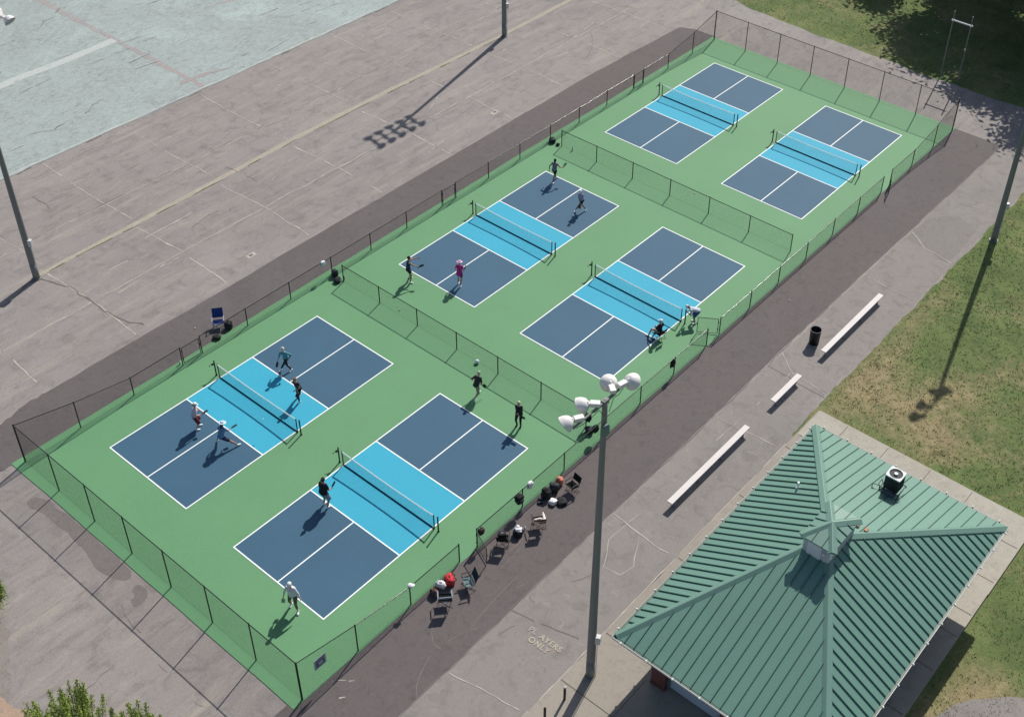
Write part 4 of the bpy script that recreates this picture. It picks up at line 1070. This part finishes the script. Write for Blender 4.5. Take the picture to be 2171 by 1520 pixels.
def person(label, loc, rz, fL, fR, hL, hR, lean=6, hip=.92, hipx=0.0, sc=1.0, skin='light', shirt=(.1, .1, .1), sleeve=.5, legs=(.02, .02, .03), leglen=.45, shoe=(.8, .8, .8), sock=None,
           hair=(.05, .03, .02), longhair=False, bun=False, hat=None, hatcol=(.8, .8, .8), headyaw=0, nod=15, build=1.0, skirt=False, side=0, twist=0, long_top=False):
    t = thing('person', label, 'person', loc, R(rz)); t.scale = (sc, sc, sc)
    th, si = R(lean), R(side)
    P0 = Vector((hipx, 0, hip))
    U = Vector((math.sin(th), math.sin(si), math.cos(th))).normalized()         # spine direction
    Yv = Matrix.Rotation(R(twist), 3, 'Z') @ Vector((0, 1, 0)); Yv = (Yv - U * Yv.dot(U)).normalized(); Xf = Yv.cross(U).normalized()
    waist = P0 + U * .16; chest = P0 + U * .34; nb = P0 + U * .52
    sL = P0 + U * .46 + Yv * .175; sR = P0 + U * .46 - Yv * .175
    hd = (U * .7 + Vector((0, 0, 1)) * .6).normalized(); head = nb + hd * .17
    hy = Matrix.Rotation(R(headyaw), 3, 'Z'); F = (hy @ Xf); F.z = -math.sin(R(nod)); F.normalize()
    HY = F.cross(Vector((0, 0, 1))).normalized() * -1; HU = F.cross(HY).normalized()
    if HU.z < 0: HU = -HU
    HM = Matrix((F, HY, HU)).transposed()
    jL, jR = P0 + Vector((0, .095, -.03)), P0 + Vector((0, -.095, -.03))
    legp = []
    for j, f_ in ((jL, fL), (jR, fR)):
        ank = Vector((f_[0], f_[1], .085 + (f_[2] if len(f_) > 2 else 0)))
        kn, an = ik(j, ank, .43, .43, f_[4] if len(f_) > 4 else (1, .15 * (1 if f_[1] > 0 else -1), .0)); legp.append((j, kn, an, R(f_[3]) if len(f_) > 3 else 0.0))
    armp = []
    for s_, h_, sg in ((sL, hL, 1), (sR, hR, -1)):
        el, wr = ik(s_, h_, .29, .26, (-.7, .5 * sg, -.4)); armp.append((s_, el, wr, sg))
    b = build
    bm = bmesh.new()       # one continuous body
    capsule(bm, P0 - U * .02, .108 * b, waist, .098 * b, Yv, 1.5, 1.38); capsule(bm, waist, .098 * b, chest, .112 * b, Yv, 1.38, 1.42); capsule(bm, chest, .112 * b, P0 + U * .44, .085, Yv, 1.42, 1.7)
    capsule(bm, nb - U * .06, .058, nb + hd * .08, .052)
    ellips(bm, head, (.098, .078, .118), HM); ellips(bm, head - HM @ Vector((-.02, 0, .055)), (.065, .055, .06), HM, 12)
    capsule(bm, head + HM @ Vector((.095, 0, .01)), .010, head + HM @ Vector((.112, 0, -.02)), .014, n=8)
    for s in (-1, 1): ellips(bm, head + HM @ Vector((-.01, s * .08, -.01)), (.018, .012, .03), HM, 8)
    for j, kn, an, fy in legp:
        capsule(bm, j, .088 * b, kn, .056 * (.6 + .4 * b)); cf = kn.lerp(an, .3); capsule(bm, kn, .054, cf + Vector((-.012, 0, 0)), .056); capsule(bm, cf, .054, an, .036)
        fd = Matrix.Rotation(fy, 3, 'Z') @ Vector((1, 0, 0)); capsule(bm, an - fd * .03 - Vector((0, 0, .04)), .034, an + fd * .13 - Vector((0, 0, .055)), .026, Matrix.Rotation(fy, 3, 'Z') @ Vector((0, 1, 0)), 1, 1.5)
    for s_, el, wr, sg in armp:
        capsule(bm, s_ - Yv * sg * .03, .055, el, .040); capsule(bm, el, .040, wr, .027)
        fa = (wr - el).normalized(); px_ = fa.cross(Yv * sg); px_ = px_.normalized() if px_.length > .1 else Vector((0, 0, 1)); lat = fa.cross(px_).normalized()
        palm = wr + fa * .06; capsule(bm, wr + fa * .01, .022, wr + fa * .075, .019, px_, 1.3, 1.9, 10)
        for q, (o_, l_) in enumerate(((-.030, .062), (-.010, .074), (.010, .070), (.029, .054))):   # four unequal, slightly curled fingers
            r0 = wr + fa * .085 + px_ * o_; r1 = r0 + (fa + lat * .25 * sg).normalized() * l_ * .55; r3 = r1 + (fa * .7 + lat * .7 * sg).normalized() * l_ * .5
            capsule(bm, r0, .0095, r1, .009, n=6); capsule(bm, r1, .009, r3, .0075, n=6)
        tb = wr + fa * .03 - px_ * .030; t1 = tb + (fa * .6 - px_ * .8).normalized() * .035; capsule(bm, tb, .012, t1, .011, n=6); capsule(bm, t1, .011, t1 + (fa * .9 - px_ * .2).normalized() * .03, .009, n=6)
    fuse('body', bm, SK[skin], t, .0125, 2)
    # top
    bm = bmesh.new(); e = .016; lowr = -.10 if long_top else -.02
    capsule(bm, P0 + U * lowr, (.120 if long_top else .108) * b + e, waist, .100 * b + e, Yv, 1.5, 1.38); capsule(bm, waist, .100 * b + e, chest, .112 * b + e, Yv, 1.38, 1.42); capsule(bm, chest, .112 * b + e, P0 + U * .43, .078 + e, Yv, 1.42, 1.75)
    if skirt: capsule(bm, P0 + U * .04, .12 * b, P0 - Vector((0, 0, .20)), .15 * b, Yv, 1.45, 1.5)
    for s_, el, wr, sg in armp:
        if sleeve > 0:
            if sleeve <= 1: capsule(bm, s_ - Yv * sg * .03, .066, s_.lerp(el, sleeve), .056)
            else: capsule(bm, s_ - Yv * sg * .03, .066, el, .054); capsule(bm, el, .052, el.lerp(wr, sleeve - 1), .042)
    fuse('shirt', bm, cl(shirt), t, .02, 2)
    # shorts, leggings or trousers
    bm = bmesh.new(); capsule(bm, P0 - U * .03, .106 * b + .012, P0 + U * .05, .10 * b + .012, Yv, 1.5, 1.42)
    for j, kn, an, fy in legp:
        if leglen <= 1: capsule(bm, j, .092 * b + .012, j.lerp(kn, leglen), (.078 * b + .016) if leglen > .3 else .085)
        else: capsule(bm, j, .092 * b + .008, kn, .062); capsule(bm, kn, .062, kn.lerp(an, leglen - 1), .048 if leglen > 1.6 else .056)
    fuse('shorts' if leglen <= 1 else 'trousers', bm, cl(legs), t, .02, 2)
    for j, kn, an, fy in legp:
        fd = Matrix.Rotation(fy, 3, 'Z') @ Vector((1, 0, 0)); sdv = Matrix.Rotation(fy, 3, 'Z') @ Vector((0, 1, 0))
        bm = bmesh.new(); capsule(bm, an - fd * .045 - Vector((0, 0, .042)), .043, an + fd * .15 - Vector((0, 0, .052)), .034, sdv, 1, 1.45); capsule(bm, an - Vector((0, 0, .04)), .043, an + Vector((0, 0, .01)), .043)
        fuse('shoe', bm, cl(shoe), t, .016, 1)
        if sock: bm = bmesh.new(); capsule(bm, an, .043, an.lerp(kn, .3), .048); fuse('sock', bm, cl(sock), t, .018, 1)
    # hair and face
    bm = bmesh.new(); ellips(bm, head + HM @ Vector((-.018, 0, .022)), (.100, .088, .112), HM); 
    if longhair: capsule(bm, head + HM @ Vector((-.06, 0, -.02)), .07, head + HM @ Vector((-.075, 0, -.20)), .05)
    if bun: ellips(bm, head + HM @ Vector((-.12, 0, .05)), (.045, .045, .045), HM, 10)
    fuse('hair', bm, cl(hair), t, .018, 1)
    for s in (-1, 1):
        bm = bmesh.new(); ellips(bm, head + HM @ Vector((.088, s * .032, .012)), (.012, .015, .010), HM, 8); link('eye', bm, EYE, t)
    bm = bmesh.new(); ellips(bm, head + HM @ Vector((.088, 0, -.055)), (.01, .026, .008), HM, 8); link('mouth', bm, LIP, t)
    if hat:
        bm = bmesh.new()
        if hat == 'cap':
            ellips(bm, head + HM @ Vector((-.012, 0, .055)), (.108, .096, .088), HM); capsule(bm, head + HM @ Vector((.06, 0, .045)), .014, head + HM @ Vector((.165, 0, .03)), .010, HM @ Vector((0, 1, 0)), 5.5, 6)
        elif hat == 'visor':
            capsule(bm, head + HM @ Vector((.03, 0, .04)), .020, head + HM @ Vector((.185, 0, .02)), .010, HM @ Vector((0, 1, 0)), 4.6, 7)
            for a in range(12):
                q0, q1 = a * math.pi / 6, (a + 1) * math.pi / 6
                capsule(bm, head + HM @ Vector((.105 * math.cos(q0), .092 * math.sin(q0), .04)), .016, head + HM @ Vector((.105 * math.cos(q1), .092 * math.sin(q1), .04)), .016, n=6)
        elif hat == 'brim':
            ellips(bm, head + HM @ Vector((-.005, 0, .065)), (.11, .10, .085), HM); ellips(bm, head + HM @ Vector((0, 0, .045)), (.20, .19, .016), HM)
        fuse(hat if hat != 'brim' else 'sun_hat', bm, cl(hatcol), t, .016, 1)
    wp = armp[1][2] + (armp[1][2] - armp[1][1]).normalized() * .07, armp[0][2] + (armp[0][2] - armp[0][1]).normalized() * .07
    bpy.context.view_layer.update()
    return t, wp

def paddle(label, p, d, nrm, col=(.02, .02, .025), sc=1.0):
    d = Vector(d).normalized(); n = Vector(nrm); n = (n - d * n.dot(d)).normalized(); s = d.cross(n)
    t = thing('paddle', label, 'paddle', p)
    rot = Matrix((d, s, n)).transposed()
    bm = bmesh.new(); tube(bm, -d * .06, d * .09, .016, n=8); link('handle', bm, C_['dark'], t)
    bm = bmesh.new(); box(bm, d * .225, (.27 * sc, .20 * sc, .014), 0, rot, .006)
    for v in bm.verts:
        q = rot.transposed() @ (v.co - d * .225); f_ = 1 - .22 * (abs(q.x) / .135) ** 3 * (1 if abs(q.y) > .05 else 0); q.y *= f_; v.co = rot @ q + d * .225
    link('face', bm, cl(col), t)
    return t

def W(loc, rz, p, sc=1.0):
    a = R(rz); return Vector((loc[0] + sc * (p[0] * math.cos(a) - p[1] * math.sin(a)), loc[1] + sc * (p[0] * math.sin(a) + p[1] * math.cos(a)), loc[2] + sc * p[2]))

def player(label, loc, rz, *a, pad=None, padlab=None, padcol=(.02, .02, .025), **k):
    t, wp = person(label, loc, rz, *a, **k); sc = k.get('sc', 1.0)
    if pad:
        hand, d, n = pad; p = W(loc, rz, wp[0] if hand == 'R' else wp[1], sc); a_ = R(rz)
        rv = lambda v: Vector((v[0] * math.cos(a_) - v[1] * math.sin(a_), v[0] * math.sin(a_) + v[1] * math.cos(a_), v[2]))
        paddle(padlab, p, rv(d), rv(n), padcol)
    return t

Z = .034
BLK, NVY, WHT = (.012, .013, .017), (.03, .033, .085), (.78, .78, .80)
player('person in teal top, white visor and black leggings walking towards the net with a paddle', (9.42, -2.2, Z), 190, (.22, -.26, 0, 10), (-.05, .22, .0, 0), (.10, .28, .95), (.30, -.28, .80),
       shirt=(.09, .26, .30), sleeve=1.6, legs=BLK, leglen=1.85, hat='visor', hair=(.55, .50, .45), lean=14, hip=.88, pad=('R', (.5, .1, -.8), (0, 1, .2)), padlab='black paddle held low by the person in the teal top', nod=25)
player('person in black top and leggings stepping onto the light blue paint', (8.35, -4.45, Z), 190, (.18, .10, 0, 0), (-.30, -.22, 0, 10), (.32, .05, .92), (.30, .28, .70), shirt=(.022, .014, .02), sleeve=.3, legs=BLK, leglen=1.9,
       hair=(.22, .10, .055), bun=True, lean=20, hip=.87, pad=('R', (.2, -.3, -.9), (1, 0, .2)), padlab='dark paddle pointing down beside the person in black leggings', skin='tan', nod=25)
player('person in lavender shirt, white cap and maroon shorts beside the lunging player', (3.60, -2.15, Z), -28, (.14, .14, 0, 5), (-.02, -.14, 0, -5), (.26, .24, .98), (.30, -.14, .98), shirt=(.56, .50, .60), sleeve=.75, legs=(.14, .022, .03), leglen=.95, build=1.15,
       hat='cap', hair=(.05, .03, .03), sock=WHT, lean=14, hip=.91, pad=('R', (.9, .3, .2), (0, .2, 1)), padlab='dark paddle held out in front of the person in maroon shorts', nod=30)
player('person in blue shirt and pale bucket hat lunging with legs wide apart', (3.62, -4.2, Z), 12, (.20, .50, 0, 10), (.42, -.55, 0, -18), (.40, .30, .75), (.55, -.10, .80), shirt=(.13, .23, .42), sleeve=.6, legs=NVY, leglen=.75, hat='brim', hatcol=(.55, .68, .80), hair=(.05, .035, .04), longhair=True,
       lean=24, hip=.74, shoe=(.62, .78, .80), skin='tan', pad=('R', (.8, -.3, .1), (0, .3, 1)), padlab='dark paddle reaching forward from the lunging person in blue', sc=1.04)
player('person in black shirt and grey shorts at the light blue edge', (4.32, -10.88, Z), 8, (.08, .12, 0, 0), (.0, -.14, 0, -8), (.28, .18, .98), (.30, -.16, .95), shirt=BLK, sleeve=.7, legs=(.22, .25, .30), leglen=.95, hair=(.03, .025, .03), bun=True, lean=8, sc=1.1, build=1.28,
       pad=('R', (.9, .1, .4), (0, 1, 0)), padlab='dark paddle in front of the person in grey shorts', skin='tan')
player('person in long white shirt and white cap at the nearest baseline', (-.37, -14.22, Z), 205, (.16, .20, .0, 20), (-.10, -.20, 0, 0), (.10, .36, .80), (.16, -.32, .86), shirt=(.66, .67, .74), sleeve=1.7, legs=(.13, .12, .09), leglen=1.55, hat='cap', hair=(.10, .07, .06), long_top=True, build=1.22,
       lean=12, sc=1.08, pad=('R', (.1, -.1, -1), (1, .3, 0)), padlab='pale edged paddle hanging beside the person in the long white shirt', padcol=(.35, .38, .36), nod=28)
player('person in dark shirt and tan shorts stepping away towards the first dividing fence', (14.38, -11.2, Z), 8, (.30, .08, .05, 0), (-.26, -.06, 0, 10), (.22, .24, .92), (.30, -.16, .80), shirt=(.045, .045, .042), sleeve=.8, legs=(.30, .27, .20), leglen=.8, hair=(.45, .46, .32), lean=28, hip=.87, sock=(.5, .5, .4),
       pad=('R', (.5, -.3, -.8), (0, 1, .2)), padlab='dark paddle held low by the person in tan shorts')
player('blonde person dressed all in black waiting behind the far baseline', (14.30, -14.22, Z), 205, (.05, .09, 0, 5), (.03, -.11, 0, -8), (.24, -.02, 1.06), (.24, .04, .98), shirt=(.022, .018, .028), sleeve=1.7, legs=BLK, leglen=1.85, shoe=BLK, hair=(.62, .55, .36), longhair=True, lean=6, build=1.08, pad=('R', (.3, .9, .1), (1, 0, 0)), padlab='dark paddle held across the body of the blonde person')
player('person in navy tank top and dark shorts swinging a paddle with both arms out', (19.0, -1.58, Z), -42, (.04, .24, 0, 0), (.06, -.26, 0, -5), (.56, .30, 1.32), (.58, -.12, .98), shirt=(.03, .028, .08), sleeve=0, legs=(.02, .02, .055), leglen=.5, hair=(.03, .02, .02), lean=8, sc=1.02, skin='tan', long_top=True,
       pad=('R', (.9, .05, .35), (.2, 1, .2)), padlab='dark round paddle swung out by the person in the navy tank top', padcol=(.05, .06, .07))
player('person in magenta top and wide pink hat standing on the centre line', (20.62, -4.10, Z), 25, (.06, .12, .0, 0), (-.18, -.08, 0, 5), (.24, .20, .95), (.26, -.16, .92), shirt=(.52, .035, .25), sleeve=.4, legs=BLK, leglen=.45, hat='brim', hatcol=(.68, .42, .58), hair=(.12, .06, .05), lean=8, long_top=True,
       pad=('R', (.9, -.1, .3), (0, 1, 0)), padlab='paddle held in front of the person in magenta')
player('person in grey vest and black shorts walking away with a pale paddle', (32.48, -1.25, Z), 12, (.40, .06, 0, 0), (-.36, -.05, .02, 0), (-.12, .30, .92), (.34, -.40, 1.05), shirt=(.20, .21, .25), sleeve=.15, legs=BLK, leglen=.42, hair=(.02, .02, .018), longhair=True, bun=True, lean=8, skin='tan',
       pad=('R', (.4, -.3, .6), (.8, .4, 0)), padlab='pale green paddle held up by the person in the grey vest', padcol=(.35, .48, .36), nod=-5)
player('person in lavender shirt and white cap striding towards the net with a black paddle', (31.10, -4.62, Z), 195, (.22, -.30, 0, 0), (-.16, .26, .02, 0), (-.10, -.26, .88), (.36, .06, .86), shirt=(.34, .29, .46), sleeve=.8, legs=BLK, leglen=.55, hat='cap', hair=(.12, .09, .08), lean=16, hip=.86, skin='tan', hipx=.0,
       pad=('R', (.7, .2, -.4), (0, .3, 1)), padlab='round black paddle of the person in the lavender shirt', nod=30)
# seated umpire on a low chair and the person bent over the net post
SE = (24.45, -15.55, Z)
chair('black folding chair with a seated person on the light blue court corner', (SE[0] - .02, SE[1] - .05, .042), 84, 'black', 'black', 'deepteal', .50, .80, .42, .12, False)
player('seated person in black shirt and white cap on a folding chair at the court corner', SE, 84, (.48, .34, 0, 15), (.40, -.10, 0, -5), (.26, .26, .60), (.22, -.26, .62), shirt=(.022, .014, .03), sleeve=.8, legs=(.30, .28, .28), leglen=.7, hat='cap', hair=(.5, .48, .46), lean=-4, hip=.52, shoe=(.45, .47, .50), nod=5)
player('person in white top and blue shorts bending over the post of the middle net', (26.80, -16.28, Z), 132, (-.02, .14, 0, 0), (.0, -.14, 0, 0), (.46, .12, .86), (.46, -.06, .78), shirt=(.55, .60, .66), sleeve=.6, legs=(.06, .11, .36), leglen=.8, hat='cap', hair=(.3, .2, .15), lean=74, hip=.88, hipx=-.16, nod=40, skin='tan')

# ------------------------------------------------------------------ trees and bushes
def leaves(bm, pts, size, n_each, spread, flat=.6):
    for c in pts:
        for _ in range(n_each):
            p = c + Vector((random.gauss(0, spread), random.gauss(0, spread), random.gauss(0, spread * .7)))
            a = Vector((random.uniform(-1, 1), random.uniform(-1, 1), random.uniform(-flat, flat))).normalized()
            b = a.cross(Vector((random.uniform(-1, 1), random.uniform(-1, 1), random.uniform(-1, 1)))).normalized()
            s = size * random.uniform(.6, 1.3)
            bm.faces.new([bm.verts.new(q) for q in (p - a * s, p + b * s * .45, p + a * s, p - b * s * .45)])

def tree(label, x, y, h, rad, seed, group='shade trees beyond the far end', trunk_h=.32):
    random.seed(seed)
    t = thing('shade_tree', label, 'tree', (x, y, 0), 0, group)
    bm = bmesh.new(); fork = Vector((random.uniform(-.2, .2), random.uniform(-.2, .2), h * trunk_h)); tube(bm, (0, 0, -.1), (0, 0, .5), .34, .26, 12); tube(bm, (0, 0, .5), fork, .26, .2, 12); tips = []
    def grow(p, d, l, r, k):
        q = p + d * l; tube(bm, p, q, r, r * .62, 7)
        if k == 0: tips.append(q); return
        for _ in range(3 if k > 1 else 4):
            nd = (d + Vector((random.gauss(0, .55), random.gauss(0, .55), random.gauss(.05, .32)))).normalized(); grow(q, nd, l * random.uniform(.62, .85), r * .6, k - 1)
            if k < 3: tips.append(q)
    for i in range(6):
        a = i * 1.047 + random.uniform(-.3, .3); grow(fork, Vector((math.cos(a) * .85, math.sin(a) * .85, random.uniform(.35, 1.0))).normalized(), rad * .42, .12, 3)
    link('trunk', bm, M['bark'], t)
    pts = []
    for q in tips:
        if random.random() < .8: pts.append(q)
    bm = bmesh.new(); leaves(bm, pts, .25, 60, .72)
    link('crown', bm, M['leaf'], t)
    return t
tree('large leafy tree off the far right corner whose shade covers the path end', 73.2, -20.8, 12.0, 7.5, 11)
tree('large leafy tree behind the pull-up frame, dappling the lawn', 79.2, -12.0, 12.5, 8.5, 12)
tree('leafy tree beyond the top edge shading the far lawn', 84.0, -3.6, 11.5, 7.5, 13)
tree('leafy tree deeper in the shade behind the other two', 87.0, -12.5, 13.0, 9.0, 14)
tree('leafy tree at the right, beyond the end of the path', 78.5, -21.5, 12.5, 8.5, 15)

def shrub(label, x, y, h, spread, seed, shoots=26, leafn=150):
    random.seed(seed)
    t = thing('willowy_shrub', label, 'shrub', (x, y, 0), 0, 'yellow green shrubs at the lower left')
    bm = bmesh.new(); bl = bmesh.new()
    for i in range(shoots):
        a = random.uniform(0, 6.28); r = spread * math.sqrt(random.random()); hh = h * random.uniform(.62, 1.0) * (1 - .25 * (r / spread) ** 2)
        tip = Vector((r * math.cos(a), r * math.sin(a), hh)); base = Vector((tip.x * .15, tip.y * .15, 0)); mid = base.lerp(tip, .55) + Vector((tip.x * .2, tip.y * .2, 0))
        tube(bm, base, mid, .03, .018, 5); tube(bm, mid, tip, .018, .005, 5)
        for j in range(leafn):
            u = random.random() ** .8; p = (base.lerp(mid, u * 2) if u < .5 else mid.lerp(tip, u * 2 - 1))
            w_ = .17 * (1.06 - u) + .02
            p = p + Vector((random.gauss(0, w_), random.gauss(0, w_), random.gauss(0, w_)))
            if p.z < .3: continue
            d = Vector((random.gauss(0, .6), random.gauss(0, .6), random.uniform(.1, 1))).normalized(); b = d.cross(Vector((random.gauss(0, 1), random.gauss(0, 1), random.gauss(0, 1)))).normalized(); s = random.uniform(.028, .06)
            bl.faces.new([bl.verts.new(q) for q in (p - d * s, p + b * s * .32, p + d * s, p - b * s * .32)])
    link('stems', bm, M['twig'], t); link('foliage', bl, M['willow'], t)
    return t
shrub('tall yellow green shrub at the bottom edge, the one nearer the left corner', -10.6, -13.5, 4.2, 1.75, 21, 90, 560)
shrub('tall yellow green shrub at the bottom edge, the one nearer the court fence', -9.35, -16.0, 4.3, 1.45, 22, 80, 560)
shrub('yellow green shrub poking in from the left edge of the picture', -9.15, -4.75, 2.9, .95, 23, 24, 300)

# loose lawn texture: tufts over the visible grass
def tufts(name, mat, n, seed, dry):
    random.seed(seed); bm = bmesh.new(); k = 0
    zones = [((25.4, 57, -46, -25.1), 1.0), ((5, 26, -42, -37.1), .8), ((62.6, 82, -22, 8), .55)]
    wts = [z[1] * (z[0][1] - z[0][0]) * (z[0][3] - z[0][2]) for z in zones]
    while k < n:
        zx = random.choices(zones, wts)[0][0]; x = random.uniform(zx[0], zx[1]); y = random.uniform(zx[2], zx[3])
        if y > -37.1 and x < 25.4: continue
        if x < 17 and y < -39 + (x - 12) * -.3 - .4: continue
        k += 1; v = noise.noise(Vector((x * .25, y * .25, 3 + seed * 0))) + .5 * noise.noise(Vector((x * .9, y * .9, 1)))
        if (v > .05) != dry and random.random() < .75: continue
        for _ in range(4):
            a = random.uniform(0, 6.28); h = random.uniform(.03, .075); l = random.uniform(.02, .07); s = random.uniform(.012, .022)
            b0 = Vector((x + random.gauss(0, .05), y + random.gauss(0, .05), 0)); d = Vector((math.cos(a), math.sin(a), 0)); sd_ = Vector((-d.y, d.x, 0))
            bm.faces.new([bm.verts.new(q) for q in (b0 - sd_ * s, b0 + sd_ * s, b0 + d * l + Vector((0, 0, h)))])
    tag(link(name, bm, mat), kind='stuff')
tufts('grass', M['blade'], 26000, 5, False)
tufts('dry_grass', M['bladedry'], 16000, 6, True)
